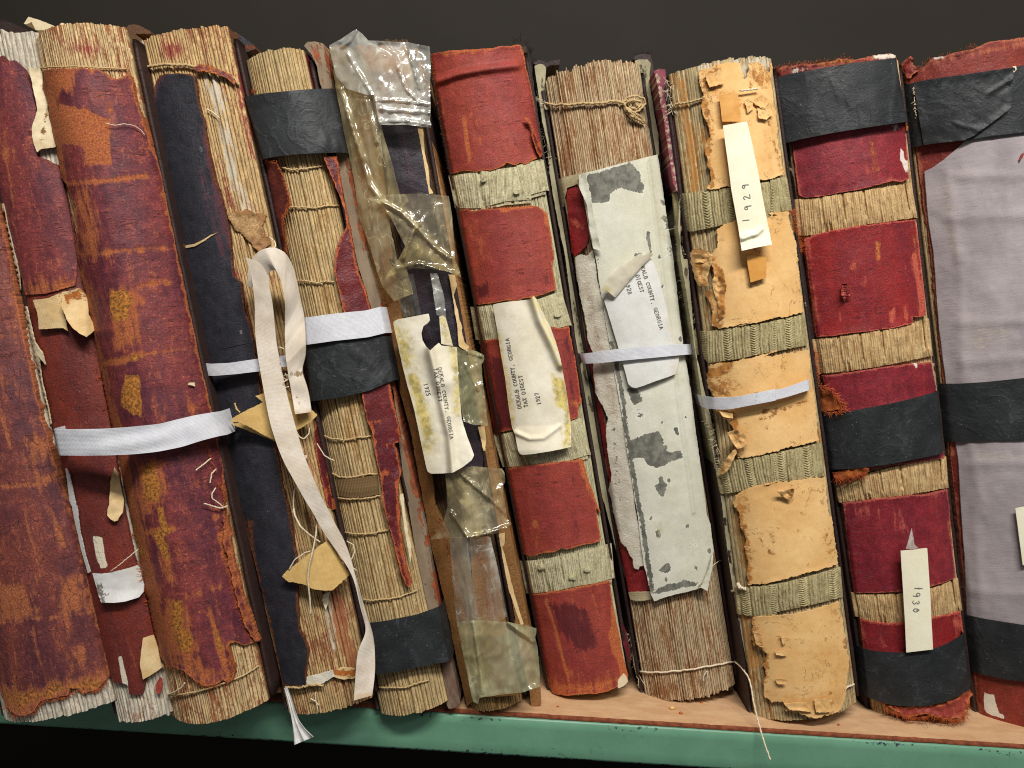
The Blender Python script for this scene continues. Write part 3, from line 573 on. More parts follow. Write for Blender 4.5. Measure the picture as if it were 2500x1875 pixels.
# --- book 0: leftmost, purple and orange leather
b0, s0 = book('leftmost ledger, cracked purple leather worn orange along its ragged foot', (-375, 125), (-103, 100), (280, 1722), (8, 1745), b=.012)
textblock(b0, s0, 30, M['pwhite'], gaps=[(.25, .004)], jag=.001)
patch(b0, s0, 'leather_cover', 'P:-372,150 -104,125 | 01:60,0 100,250 150,530 195,720 255,1000 300,1150 370,1400 | 02:455,0 480,130 520,300 560,500 610,700 660,900 700,1080 680,1095 640,1130 620,1165 560,1180 525,1195 490,1160 440,1155 430,1200 390,1205 340,1215 250,1240 215,1305 150,1330 90,1320 40,1265 10,1210 | P:-100,1300 -250,700', M['plum'], off=.003, thick=.06, rag=3, bump=(.0014, 60), curl=.0015, edge=[(0, 9)], masks=[
 (0, 'p', '02:0,1150 150,1180 430,1120 680,1060 640,1140 420,1170 230,1260 100,1340 30,1260', 8), (1, 'p', '02:20,1190 250,1160 430,1130 560,1100 660,1090 620,1160 430,1180 250,1230 120,1290 50,1230', 0, .9), (0, 'p', '02:0,520 110,500 200,560 210,700 100,720 0,740', 4, .85), (0, 'p', '02:370,430 500,460 540,640 400,720 380,600', 4, .85),
 (0, 'l', '02:150,20 200,230 240,330 250,460', 2.5), (0, 'l', '02:330,20 370,160 400,250', 3), (0, 'l', '02:0,740 200,715 400,700 560,670', 4, .9), (0, 'l', '02:210,760 250,1100', 3, .8), (0, 'l', '02:420,760 460,950 450,1080', 5, .75), (0, 'l', '02:90,850 110,1100', 4, .7),
 (0, 'l', '01:0,930 60,1230', 4), (0, 'p', '01:150,1150 330,1160 330,1340 160,1300', 0, .75), (0, 'p', '01:260,1400 330,1400 330,1450 260,1450', 3), (0, 'l', '01:0,1470 200,1460 300,1450', 4), (0, 'l', '01:0,520 150,520', 4, .8), (0, 'l', '01:0,250 150,260', 5, .7), (1, 'p', '02:390,480 480,520 460,600 400,590', 0, .55), (0, 'p', '01:0,790 90,800 60,850 0,840', 2, .7), (0, 'p', '02:430,900 540,880 560,1030 470,1050', 0, .7)])
fray(b0, s0, '02:680,1095 620,1165 490,1160 430,1200 340,1215 250,1240 215,1305 90,1320 30,1260', 300, .002, M['fibre'], ang=85, spread=.6)

# --- book 1: narrow rust one with paper and cloth scraps
b1, s1 = book('narrow rust red ledger with cloth scraps and white page ends, second from the left', (-82, 95), (100, 85), (428, 1745), (287, 1752), b=.007)
textblock(b1, s1, 17, M['pwhite'], jag=.002)
patch(b1, s1, 'leather_cover', '00:-180,365 -20,365 20,350 55,385 90,380 150,430 195,540 232,680 215,770 205,860 235,990 300,1010 370,1050 430,1250 500,1600 | 01:560,100 600,500 660,900 720,1200 | 02:790,60 850,330 930,620 985,860 980,1000 930,1060 900,1190 850,1200 815,1195 805,1130 770,1120 722,1120 700,1080 590,610 530,310 480,60 | 01:390,1330 330,1080 240,600 165,270 105,20 | 00:40,1500 0,1250', M['rust'], off=.0025, thick=.003, rag=2, bump=(.0012, 70), masks=[
 (2, 'p', '02:590,195 645,200 660,300 680,385 640,395 615,330', 1, 1, 2), (2, 'p', '02:748,955 770,950 795,1050 812,1110 812,1185 790,1190 765,1060', 0, 1, 2), (0, 'l', '02:585,430 565,300 530,200', 4, .6), (0, 'p', '00:0,940 70,930 80,1010 0,1020', 4, .7), (0, 'l', '00:0,600 40,900', 5, .7), (0, 'l', '00:60,1600 30,1100 60,700', 4, .45), (0, 'p', '01:180,200 200,200 220,330 190,330', 3, .7), (0, 'l', '02:640,830 720,1110', 4, .55), (0, 'l', '01:340,1080 700,1090', 5, .5), (0, 'l', '02:820,840 880,1100', 3, .6), (0, 'l', '02:720,850 770,1000', 3, .5)])
M['plum2'] = M['plum']
patch(b1, s1, 'upper_leather', '00:-180,375 60,385 100,385 150,440 192,550 228,690 210,780 205,870 240,1000 380,1080 430,1290 490,1640 | 01:480,200 300,250 160,260 100,0 | 00:20,1300 0,1200', M['purple'], off=.0037, thick=.001, rag=2, bump=(.0012, 70), masks=[(0, 'l', '00:0,600 40,900 80,1300', 4, .6), (0, 'p', '00:0,900 80,930 80,1010 0,1020', 2, .6), (0, 'l', '00:230,1050 300,1600', 4, .45), (0, 'p', '01:150,180 480,170 480,260 160,280', 6, .7)])
patch(b1, s1, 'cloth_scrap', '00:180,425 265,435 268,560 300,640 302,700 330,820 356,930 300,938 262,942 235,965 215,920 205,880 200,800 222,745 236,690 210,560', M['cream'], off=.0052, thick=.0007, rag=1.5, bump=(.0015, 25), curl=.002, masks=[(0, 'l', '00:300,690 280,800 270,870', 3, .9), (1, 'p', '00:205,880 300,900 356,930 235,960', 2, .5)])
patch(b1, s1, 'hinge_strip', '00:8,1290 20,1285 60,1480 100,1640 | 01:100,20 120,130 130,260 110,255 90,140 70,0 | 00:45,1550', M['cream'], off=.0045, thick=.0012, rag=1.2, masks=[(0, 'p', '01:90,130 130,130 130,260 100,260', 0, .3)])
patch(b1, s1, 'hinge_strip', '01:112,350 165,330 185,420 200,480 215,555 230,580 262,620 285,700 240,640 262,800 300,960 322,1075 298,1108 280,1075 255,960 225,800 195,640 180,545 150,460 120,400', M['cream'], off=.005, thick=.0014, rag=1.5, bump=(.0012, 20), curl=.0012)
patch(b1, s1, 'hinge_strip', '01:415,1360 440,1400 460,1500 485,1640 | 02:485,0 500,130 530,280 570,420 555,425 520,300 480,130 455,0 | 01:440,1560', M['greytape'], off=.0045, thick=.001, rag=1.5)
patch(b1, s1, 'lining_flap', '01:208,292 300,280 398,240 430,236 410,300 395,360 420,440 430,490 400,470 330,472 248,476 236,380', M['flap'], off=.006, thick=.0006, rag=1.5, bump=(.0016, 30), masks=[(0, 'p', '01:395,240 440,235 430,300 405,300', 2, .9)])
patch(b1, s1, 'lining_flap', '01:385,330 400,250 440,232 495,215 528,240 548,268 560,380 585,430 606,478 548,527 500,500 462,470 430,430', M['flap'], off=.0085, thick=.0006, rag=1.5, bump=(.002, 25), curl=.002, lift=lambda q: .006*np.clip((q[:, 1]-735)/80, 0, 1), masks=[(0, 'p', '01:405,245 500,215 545,265 540,290 470,280 420,310', 0, .95)])
patch(b1, s1, 'lining_flap', '01:722,1350 745,1390 765,1470 785,1565 775,1640 | 02:762,60 745,92 725,98 700,85 678,62 680,20 | 01:690,1590 700,1440', M['flap'], off=.006, thick=.0006, rag=1, bump=(.002, 22), curl=.002)
patch(b1, s1, 'linen_patch', '02:585,428 640,432 690,425 800,398 868,376 890,400 895,440 912,500 908,545 880,580 790,606 720,614 640,612 618,550', M['greytape'], off=.0062, thick=.0006, rag=.8, bump=(.0008, 30), curl=.001, lift=lambda q: .0025*np.clip((q[:, 1]-1440)/40, 0, 1), masks=[(0, 'p', '02:590,510 630,500 660,560 650,612 620,600', 2, .9), (1, 'p', '02:820,390 870,376 900,440 890,470', 3, .7)])
patch(b1, s1, 'lining_flap', '02:905,838 940,826 972,818 1000,900 1018,1000 1040,1010 1000,1042 950,1075 905,1100 886,1010 892,920', M['flap'], off=.006, thick=.0006, rag=.8, bump=(.0008, 30))
patch(b1, s1, 'leather_shred', '02:1010,1085 1025,1100 1028,1150 1015,1190 990,1185 985,1140', M['red6'], off=.0045, thick=.0008, rag=1.5)
cord(b1, s1, 'loose_thread', '02:880,270 820,320 760,370 700,415', M['cordp'], off=.009, r=.00035, twist=0, lifts=[.009, .012, .010, .007])

# --- book 2: purple and orange, wide
b2, s2 = book('wide purple leather ledger with rusty orange worn patches down the spine', (77, 82), (312, 92), (652, 1700), (424, 1757), b=.019, pw=2.0)
textblock(b2, s2, 40, M['pwarm'], jag=.0006, masks=[(0, 'p', '00:380,230 600,240 690,330 560,380 400,340', 0, .5), (2, 'l', '00:205,220 230,420', 10, .6)])
patch(b2, s2, 'leather_cover', '00:278,445 330,436 480,430 620,440 660,455 690,482 730,500 775,490 810,465 838,500 860,640 | P:390,410 436,640 470,800 505,960 545,1120 | 02:1420,60 1440,230 1480,420 1530,600 1600,760 1650,855 1600,870 1550,880 1500,868 1460,862 1446,900 1468,970 1485,1030 1475,1100 1440,1122 1412,1105 1375,1130 1290,1142 1220,1102 1170,1050 1100,1022 1050,1012 1000,930 962,800 940,650 900,400 850,200 800,60 | 01:735,1260 715,1180 690,1060 662,940 640,800 600,690 580,600 598,520 570,420 545,250 515,160 480,60 465,30 | 00:488,1640 478,1300 420,1160 385,1120 350,900 312,750 300,640 270,560', M['purple'], off=.003, thick=.06, rag=3, bump=(.0011, 60), curl=.0012, edge=[(0, 8)], masks=[
 (0, 'p', '00:290,440 470,440 440,560 310,600', 4), (0, 'p', '00:390,660 560,700 690,760 695,900 700,1040 545,1040 540,920 380,900 340,760', 2, .95, 3), (0, 'l', '00:320,560 360,900 390,1120', 12), (0, 'l', '00:400,1165 620,1150 920,1115', 6), (0, 'l', '00:700,700 600,560', 8, .5), (0, 'p', '00:490,1170 560,1180 640,1400 640,1620 520,1640', 3, .72), (0, 'l', '00:520,1610 760,1590 1050,1570', 6, .8),
 (0, 'p', '01:690,220 830,210 910,290 880,420 900,560 740,600 690,400', 0, .75), (1, 'p', '01:700,230 800,232 838,300 800,420 740,435 690,360', -1, 1, 4), (1, 'p', '01:785,760 885,755 900,900 903,1035 830,1020 755,960 765,850', -2, 1, 4), (0, 'l', '01:640,690 760,680 890,640', 9), (0, 'l', '01:890,640 1000,620 1170,600', 4, .9), (1, 'l', '01:830,670 880,650', 8, .8), (0, 'l', '01:600,560 650,800 690,960 740,1100', 13, .95), (1, 'l', '01:590,600 640,760', 7, .9), (0, 'l', '01:500,100 560,300 600,480', 10, .9), (0, 'l', '01:830,225 960,190 1080,180', 4, .85),
 (0, 'p', '01:870,1320 1000,1300 1080,1450 1020,1620 880,1640 860,1450', 0, .9), (1, 'p', '01:935,1310 990,1380 1030,1470 1000,1580 930,1560 890,1430', 0, 1, 5), (0, 'l', '01:750,1280 790,1450 840,1640', 22, .95), (0, 'l', '02:830,40 880,240 920,420 960,620 980,800', 24, .98), (1, 'l', '02:820,100 860,230 900,300', 9, .9), (1, 'p', '02:980,0 1040,0 1060,120 1095,150 1040,190 1080,320 1050,350 1000,260 960,180 1020,140', 0, .95, 4), (0, 'l', '02:880,180 1090,140', 8), (0, 'p', '02:1000,260 1100,300 1110,470 1060,480 1040,400', 3, .85), (1, 'p', '02:1085,590 1150,590 1180,760 1240,850 1200,930 1120,930 1080,760', -2, .85, 6), (0, 'p', '02:960,800 1080,600 1190,700 1260,900 1200,1000 1050,960', 4, .8), (0, 'p', '02:1000,930 1280,960 1400,1100 1290,1140 1150,1050', 3, .75), (0, 'l', '02:1430,200 1500,480 1580,720 1640,860', 20, .92), (0, 'l', '02:1330,650 1360,800 1400,930', 8), (1, 'l', '02:1340,700 1400,900', 4, .8), (0, 'l', '02:1400,930 1420,1020 1470,1110', 6), (0, 'l', '02:1300,90 1410,50', 5, .6), (0, 'l', '02:1180,580 1440,500', 5, .55), (0, 'p', '01:1190,950 1240,960 1230,1010 1200,1000', 2, .8), (0, 'p', '02:1330,1000 1430,1020 1420,1120 1300,1130', 0, .6)])
patch(b2, s2, 'split_edge', '02:1408,90 1440,60 1452,120 1480,330 1540,560 1600,720 1645,850 1615,865 1560,780 1510,640 1470,480 1440,330 1412,230', M['purple'], off=.0062, thick=.003, rag=5, curl=.003, bump=(.004, 13), edge=[(0, 14)], masks=[(0, 'l', '02:1430,150 1500,480 1580,720 1630,850', 12, .6)])
for s_, an, n_ in (('01:590,560 600,690 640,780 662,940 690,1060 720,1190 735,1260', 190, 220), ('02:800,60 850,200 830,250 900,400 940,650 962,800 1000,930', 195, 300), ('02:1412,120 1440,330 1510,640 1600,860', 200, 260), ('02:1440,900 1485,1030 1440,1120 1290,1142 1170,1050 1050,1012', 90, 160), ('01:1300,1200 1400,1500 | 02:1440,60', 20, 160)):
    fray(b2, s2, s_, n_//2, .0022, M['fibre'] if an != 90 else M['fibred'], ang=an, spread=.7, off=.004)
cord(b2, s2, 'sewing_thread', '00:245,432 330,425 480,420 640,430 800,436', M['cord'], off=.0016, r=.0006)
cord(b2, s2, 'sewing_thread', '02:1060,1195 1130,1198 1230,1180 1340,1150 1450,1110 1550,1070 1640,1012', M['cord'], off=.0016, r=.0007)
cord(b2, s2, 'loose_thread', '02:1065,1195 1110,1175 1150,1150 1170,1120', M['cordp'], off=.003, r=.0006, twist=0)
cord(b2, s2, 'loose_thread', '00:670,780 720,795 790,785 850,795 890,820 915,855', M['cordp'], off=.006, r=.0003, twist=0)
for l in ('01:1240,1370 1290,1330 1335,1295', '01:1290,1580 1330,1590 1390,1610 1435,1600', '01:1365,1480 1340,1520 1345,1550 1390,1580 1415,1605', '01:1370,1360 1340,1390 1330,1450', '02:1340,0 1400,15 1440,0'): cord(b2, s2, 'loose_thread', l, M['cordp'], off=.008, r=.0005, twist=0)
patch(b2, s2, 'paper_chip', '01:1195,815 1230,815 1235,840 1215,832 1190,828', M['cream'], off=.006, thick=.0006, rag=1)
patch(b2, s2, 'paper_hinge', '01:1125,280 1155,260 1190,320 1200,430 1225,520 1252,625 1230,648 1205,650 1180,560 1150,420', M['cream'], off=-.006, thick=.0012, rag=1.2, bump=(.001, 30), masks=[(0, 'l', '01:1215,600 1250,630', 4, .6)])
patch(b2, s2, 'rear_cover', '01:1205,655 1252,630 1290,700 1330,1000 1400,1300 | 02:1500,60 1620,560 1720,960 1780,1180 1720,1190 1660,900 1560,500 1480,150 | 01:1330,1180 1260,900', M['brown'], off=-.010, thick=.1, rag=1.5)
board(b2, s2, '00:150,150 180,105 245,125 370,175 345,190 225,190 200,140 165,155', M['cream'], .022, 'paper_end', depth=.06)
board(b2, s2, '00:375,180 385,145 400,145 450,178', M['cream'], .03, 'paper_end', depth=.05)
board(b1, s1, '00:-20,130 30,130 110,160 170,185 200,210 -20,215', M['darkbrown'], .03, depth=.12)

# --- book 3: black leather remnant and tied with ribbon
b3, s3 = book('split brown ledger with a long black leather remnant and glue stained page folds', (320, 85), (563, 95), (910, 1705), (705, 1738), b=.009)
textblock(b3, s3, 34, M['pbrown3'], jag=.0008, gaps=[(.48, .003), (.62, .002), (-.2, .0015)], masks=[(0, 'p', '00:1030,260 1140,280 1150,350 1080,370 1020,330', 1, .95), (0, 'l', '00:1500,480 1560,800 1600,1000', 10, .6), (0, 'l', '00:1290,220 1330,420', 9, .45), (2, 'l', '00:1330,500 1400,700 1470,1100 1560,1330', 16, .6), (2, 'l', '00:850,230 900,600', 16, .6), (0, 'l', '00:1400,1000 1460,1300', 9, .5), (0, 'l', '01:1480,100 1560,400 1600,600', 12, .7), (1, 'l', '12:560,560 600,760 680,1000', 18, .9), (0, 'l', '12:590,600 620,720', 14, .8), (1, 'l', '11:300,1150 420,1400', 14, .6), (2, 'l', '12:510,560 560,900', 4, .9)], top_arch=.002)
patch(b3, s3, 'black_leather', '00:1010,478 1060,466 1130,463 1200,470 1236,482 1245,540 1255,640 1290,760 1312,880 1332,1000 1365,1130 1400,1240 1430,1350 1450,1450 1462,1550 1470,1640 | 01:1472,100 1482,140 1530,180 1538,260 1545,350 1575,430 1592,500 1610,560 1622,640 | 11:-5,300 50,560 80,800 120,1000 | 11:165,1100 178,1180 205,1300 235,1480 270,1600 | 12:275,30 300,160 318,300 325,440 332,600 335,700 338,785 368,830 380,870 402,915 392,960 385,1005 380,1080 388,1120 375,1148 340,1140 300,1150 260,1138 232,1132 | 12:190,920 140,700 60,370 0,150 | 02:1540,60 | 01:1400,1180 1352,900 1295,680 1220,300 1150,-20 | 00:1110,1550 1085,1450 1050,1260 1010,1050 972,930 965,800 960,640 980,540', M['black'], off=.003, thick=.003, rag=2, bump=(.0012, 70), curl=.0012, edge=[(1, 5)], masks=[
 (0, 'l', '00:1005,490 968,620 972,820', 9, .75), (0, 'l', '00:1290,800 1340,1050 1400,1300 1455,1560', 12, .7), (0, 'p', '00:1300,1000 1400,1290 1460,1640 1380,1640 1320,1350 1290,1080', 0, .6), (1, 'l', '00:1085,1400 1140,1460 1150,1570', 9, .9), (2, 'p', '00:1245,910 1300,920 1300,990 1260,980', -1, .6, 4), (2, 'p', '00:1250,1000 1300,1000 1280,1040 1250,1030', -1, .55, 4), (2, 'p', '00:1245,780 1280,790 1275,815 1250,810', -1, .55, 4), (2, 'p', '00:1300,1210 1340,1215 1335,1235 1300,1230', 0, .6, 4), (2, 'p', '01:1360,425 1395,425 1390,445 1365,450', 0, .7, 4), (2, 'p', '01:1505,480 1545,480 1540,515 1515,515', 0, .6, 4), (0, 'p', '01:1505,480 1545,480 1540,515 1515,515', 0, .5, 4), (1, 'l', '12:30,100 60,450', 6, .8), (2, 'p', '01:1670,1610 1720,1600 1730,1650 1680,1650', 0, .5, 5), (2, 'p', '02:1670,20 1760,40 1790,80 1700,80', 0, .4, 8), (0, 'l', '12:290,120 330,420', 7, .6), (2, 'p', '02:1600,260 1625,260 1625,285 1600,285', 0, .6, 4)])
patch(b3, s3, 'leather_tear', '00:1100,1552 1160,1558 1230,1545 1290,1515 1330,1488 1385,1470 1330,1500 1290,1528 1230,1560 1160,1572 1105,1564', M['flap'], off=.0036, thick=.0003, rag=1)
patch(b3, s3, 'leather_curl', '00:1085,1445 1115,1425 1145,1470 1150,1520 1168,1560 1120,1560 1095,1520', M['ochre'], off=.0055, thick=.001, rag=2, curl=.002)
cord(b3, s3, 'leather_crack', '01:1395,600 1450,590 1520,575 1595,560', M['black'], off=.0029, r=.00025, twist=0)
cord(b3, s3, 'leather_crack', '00:1005,1040 1100,1055 1200,1070 1280,1075', M['black'], off=.0029, r=.00025, twist=0)
board(b3, s3, '00:845,440 882,520 890,700 930,830 985,1010 1000,1040 1050,1260 1085,1440 1110,1570 1130,1650 | 01:1155,30 1220,300 1300,690 1360,930 1400,1180 1500,1620 | 02:1560,150 1640,500 1750,940 1815,1210 1800,1210 1700,880 1600,460 1520,130 | 01:1470,1570 1370,1120 1320,900 1285,760 1230,480 1160,110 1120,-30 | 00:1085,1580 1040,1380 980,1060 930,930 895,760 865,560', M['brown'], .002, masks=[(1, 'l', '00:890,700 985,1010', 5, .6), (0, 'l', '01:1160,60 1300,690', 3, .7), (1, 'l', '01:1300,760 1400,1180', 4, .7)])
board(b3, s3, '00:797,185 815,158 850,153 880,160 950,195 955,215 850,215 835,300 850,440 830,430 822,300', M['brown'], .012)
patch(b3, s3, 'lining_strip', '00:905,800 940,790 985,920 992,1000 965,1020 930,930', M['brown'], off=.002, thick=.002, rag=2, masks=[(2, 'l', '00:950,800 985,940', 4, .7)])
cord(b3, s3, 'sewing_thread', '00:850,440 900,428 960,418 1030,405 1100,415 1180,412 1240,425 1320,440 1400,455 1480,490 1515,540', M['cord'], off=.002, r=.0011, twist=1900, wob=2.5)
patch(b3, s3, 'leather_shred', '00:1230,425 1260,405 1320,412 1400,440 1460,470 1490,520 1480,540 1430,490 1360,470 1290,450 1240,450', M['torn'], off=.0036, thick=.0012, rag=2.5, edge=[(1, 6)], curl=.0015)
patch(b3, s3, 'glue_scrap', '12:385,1085 430,1075 480,1060 550,1045 560,1080 520,1110 440,1140 385,1140', M['strip7'], off=.003, thick=.0012, rag=3, bump=(.001, 12))
patch(b3, s3, 'glue_scrap', '12:555,1045 600,1025 690,1030 690,1090 610,1100 560,1085', M['flap'], off=.003, thick=.001, rag=3, bump=(.001, 12), masks=[(0, 'l', '12:560,1060 690,1060', 8, .9)])
cord(b3, s3, 'sewing_thread', '12:252,1148 300,1150 350,1150 400,1136 450,1130 490,1140', M['cord'], off=.0035, r=.0009, wob=2)
patch(b3, s3, 'torn_fold', '00:1430,1345 1560,1330 1690,1365 1670,1400 1655,1430 1720,1540 1640,1600 1560,1500 1480,1440', M['tanboard'], off=.0012, thick=.001, rag=6, bump=(.0026, 14), curl=.003, masks=[(0, 'p', '00:1450,1360 1620,1350 1650,1420 1600,1540 1500,1450', 0, .8)])
for l in ('12:440,1180 445,1240 455,1290', '12:410,1220 440,1235 460,1260', '00:1310,690 1360,720 1390,750'): cord(b3, s3, 'loose_fibre', l, M['cordp'], off=.002, r=.0005, twist=0)
patch(b3, s3, 'side_cover', '00:1480,300 1500,290 1545,330 1550,480 1560,560 1620,590 1560,610 1500,560 | 00:1485,420', M['torn'], off=-.004, thick=.02, rag=2.5, edge=[(0, 8)])
board(b3, s3, '00:1425,215 1470,203 1500,205 1610,285 1620,310 1560,330 1500,330 1480,360 1470,260', M['black'], .016, masks=[(1, 'l', '00:1490,230 1480,330', 8, 1), (1, 'l', '00:1500,310 1600,300', 7, .9)])
patch(b3, s3, 'side_cover', '11:440,1060 470,1080 480,1160 510,1320 540,1480 560,1600 | 12:590,20 560,20 | 11:520,1600 480,1440 450,1300 430,1160', M['torn'], off=.001, thick=.01, rag=3, edge=[(0, 6)], bump=(.002, 14))
patch(b3, s3, 'leather_shred', '11:540,1545 565,1560 590,1600 605,1620 590,1640 | 12:570,20 | 11:545,1620', M['ochre'], off=.005, thick=.001, rag=2.5, bump=(.002, 10))
patch(b3, s3, 'paper_chip', '11:258,1360 300,1350 305,1390 280,1385', M['cream'], off=.003, thick=.0006, rag=1); patch(b3, s3, 'paper_chip', '11:360,1280 390,1270 385,1295 365,1300', M['cream'], off=.004, thick=.0006, rag=1)
patch(b3, s3, 'paper_chip', '12:490,560 530,545 520,620 505,660 482,600', M['cream'], off=.003, thick=.0006, rag=1)
# --- book 4: cream folds, black tape, torn red strips
b4, s4 = book('cream page fold ledger bound with three black tape straps and torn red leather', (597, 133), (745, 138), (1095, 1715), (928, 1735), b=.010)
textblock(b4, s4, 22, M['pcream'], jag=.0007, gaps=[(-.55, .002), (.05, .0015)], rows=240)
TC = lambda L: (lambda u, t, Q: sum(.0009*np.exp(-(pdist(Q, P(l))/4)**2) for l in L))
S4W = s4.clone(um=1.65, b=.013)
board(b4, s4, '10:420,350 370,290 392,265 440,262 490,275 522,310 530,400 548,560 600,760 645,985 700,1250 775,1640 | 11:860,330 935,795 985,1080 1110,1600 | 12:1140,150 1225,640 1300,980 1358,1245 1330,1280 1285,1285 1270,1250 1240,1010 1150,640 1090,380 1030,0 | 11:1000,1420 970,1200 940,900 860,600 790,330 | 10:700,1640 640,1330 575,1000 520,700 470,520 450,420', M['greyboard'], .002, masks=[(0, 'l', '10:500,290 530,420 560,580 630,985 740,1480 770,1640', 4), (0, 'l', '11:850,330 940,800 990,1120 1105,1620', 5), (0, 'l', '12:1085,30 1150,260 1222,640 1300,1000', 4), (0, 'l', '10:640,1400 680,1640', 3, .8), (0, 'p', '10:380,270 520,270 540,560 470,520 430,400', 2, .5), (1, 'l', '12:1260,1000 1340,1270', 20, .7)], name='cover_board')
patch(b4, s4, 'torn_leather', '10:372,352 400,345 425,400 445,480 470,555 400,560 375,550', M['torn'], off=-.002, thick=.01, rag=2)
patch(b4, S4W, 'torn_leather', '10:490,990 575,990 612,1250 650,1400 692,1640 | 11:712,130 760,250 800,400 640,400 612,340 592,250 560,120 568,30 590,-40 | 10:565,1640 575,1560 640,1420 628,1330 590,1230 555,1150', M['torn'], off=.0005, thick=.004, rag=2.5, edge=[(0, 5)], curl=.002, bump=(.0012, 30))
patch(b4, S4W, 'torn_leather', '11:720,830 905,800 930,940 960,1060 985,1185 935,1200 960,1270 978,1380 960,1490 972,1640 | 12:975,150 1010,350 1048,500 1035,518 1005,490 975,400 925,200 870,0 | 11:858,1460 850,1400 830,1310 800,1130 770,1060', M['torn'], off=.001, thick=.004, rag=2.5, edge=[(0, 6)], curl=.0025, bump=(.0012, 30), masks=[(0, 'l', '11:790,1065 840,1060', 3, .8), (0, 'l', '11:860,1390 910,1385', 4, .9), (0, 'l', '11:890,1210 980,1185', 4, .9), (0, 'l', '12:960,0 985,240 1030,480', 7, .9)])
patch(b4, S4W, 'paper_tear', '11:975,1525 995,1520 1010,1640 | 12:1030,180 1050,260 1045,360 1030,300 1000,120 985,0', M['cream'], off=.001, thick=.001, rag=1.5)
patch(b4, s4, 'torn_leather', '10:-40,720 0,765 50,855 85,930 110,1005 190,1030 225,1090 245,1150 262,1200 278,1290 260,1330 238,1380 232,1440 250,1520 255,1600 235,1630 200,1590 170,1450 140,1350 100,1220 60,1100 20,960 -30,820', M['suede'], off=.006, thick=.0015, rag=2.5, edge=[(0, 5)], curl=.003, curlw=14, bump=(.002, 40), lift=lambda q: .006*np.clip((650-q[:, 0])/60, 0, 1))
patch(b4, s4, 'torn_leather', '00:1530,590 1580,560 1622,575 1560,610 | 00:1535,660', M['torn'], off=.004, thick=.001, rag=2, edge=[(0, 8)], curl=.002)
fray(b4, s4, '10:110,1005 190,1030 245,1150 278,1290 238,1380 255,1600', 160, .0016, M['fibre'], ang=0, spread=.8, off=.0075)
for s_, l in (('10:230,1060 280,1075 380,1068 500,1050', None), ('10:280,1310 330,1312 440,1315 520,1302 590,1300', None), ('11:320,168 400,172 450,185 500,172 558,178', None), ('11:470,1140 540,1170 640,1178 720,1160 790,1155', None), ('11:530,1380 600,1415 690,1410 760,1395 830,1392', None), ('11:585,1545 660,1552 750,1550 850,1530', None), ('12:622,168 700,178 800,175 860,160 910,150', None), ('12:730,592 800,598 880,592 960,580 1030,555 1085,535', None), ('12:842,1145 900,1152 960,1148 1010,1150 1060,1130 1160,1105', None)): cord(b4, s4, 'sewing_thread', s_, M['cord'], off=.0012, r=.00065, wob=1.6)
strip(s4, 'sewing_cords', '11:575,1405 640,1425 740,1415 835,1400', '11:590,1530 660,1545 750,1540 845,1520', M['pcream'], b4, .0008, nu=120, nv=8, ridge=lambda u, t: .0006*np.abs(np.sin(np.pi*26*u)))
strip(S4W, 'tape_strap', '10:-5,612 120,590 330,570 440,562 548,560', '10:115,1006 200,990 330,976 440,970 634,966', M['tape'], b4, .0038, bump=(.0016, 60), wrapL=.03, wrapR=.05, lift=TC(['10:330,830 440,860 560,910 630,960', '10:340,950 480,930 620,940', '10:220,880 330,870', '10:470,870 620,950']))
strip(S4W, 'tape_strap', '11:378,575 540,555 760,530 885,520', '11:418,932 560,915 690,888 780,866 860,830 938,800', M['tape'], b4, .0035, bump=(.0016, 45), wrapL=.03, wrapR=.05, lift=TC(['11:560,570 700,620 800,710 910,800', '11:710,640 690,760 680,800', '11:540,870 720,820 920,800', '11:700,760 880,790']))
strip(S4W, 'tape_strap', '12:775,742 850,735 900,726 1000,706 1080,690 1150,665 1218,640', '12:825,1070 900,1060 950,1052 1040,1030 1130,1012 1210,998 1285,985', M['tape'], b4, .0038, bump=(.0012, 60), wrapL=.03, wrapR=.05)

# --- book 5: wrapped in film, label 1925
b5, s5 = book('ledger wrapped in crumpled yellowed clear film with a loose torn 1925 label', (803, 108), (1052, 115), (1322, 1715), (1145, 1725), b=.010, pw=2.)
S5 = s5.clone(um=1.25, b=.012)
s5t = Surf((815, 112), (1000, 118), (1276, 1712), (1148, 1725), b=.009, D=s5.D)
textblock(b5, s5t, 26, M['p5'], jag=.0006, masks=[(0, 'p', 'P:700,0 1100,0 1400,1660 1040,1660', 0, 1)])  # darkness of the gap painted onto the sections, all but the foot
patch(b5, S5, 'spine_leather', 'P:918,290 1012,285 1110,700 1170,1060 1192,1240 1150,1250 1110,1100 1000,700', M['spine5'], off=.0006, thick=.003, rag=2, bump=(.0014, 40), masks=[(2, 'p', '10:940,820 1050,830 1090,1200 1040,1230', 2, .5), (0, 'p', '12:1290,210 1410,210 1450,740 1380,740', 3, .8), (2, 'l', '11:1150,400 1190,600', 8, .5), (1, 'p', '12:1440,230 1540,220 1640,700 1460,720', 3, .55)])
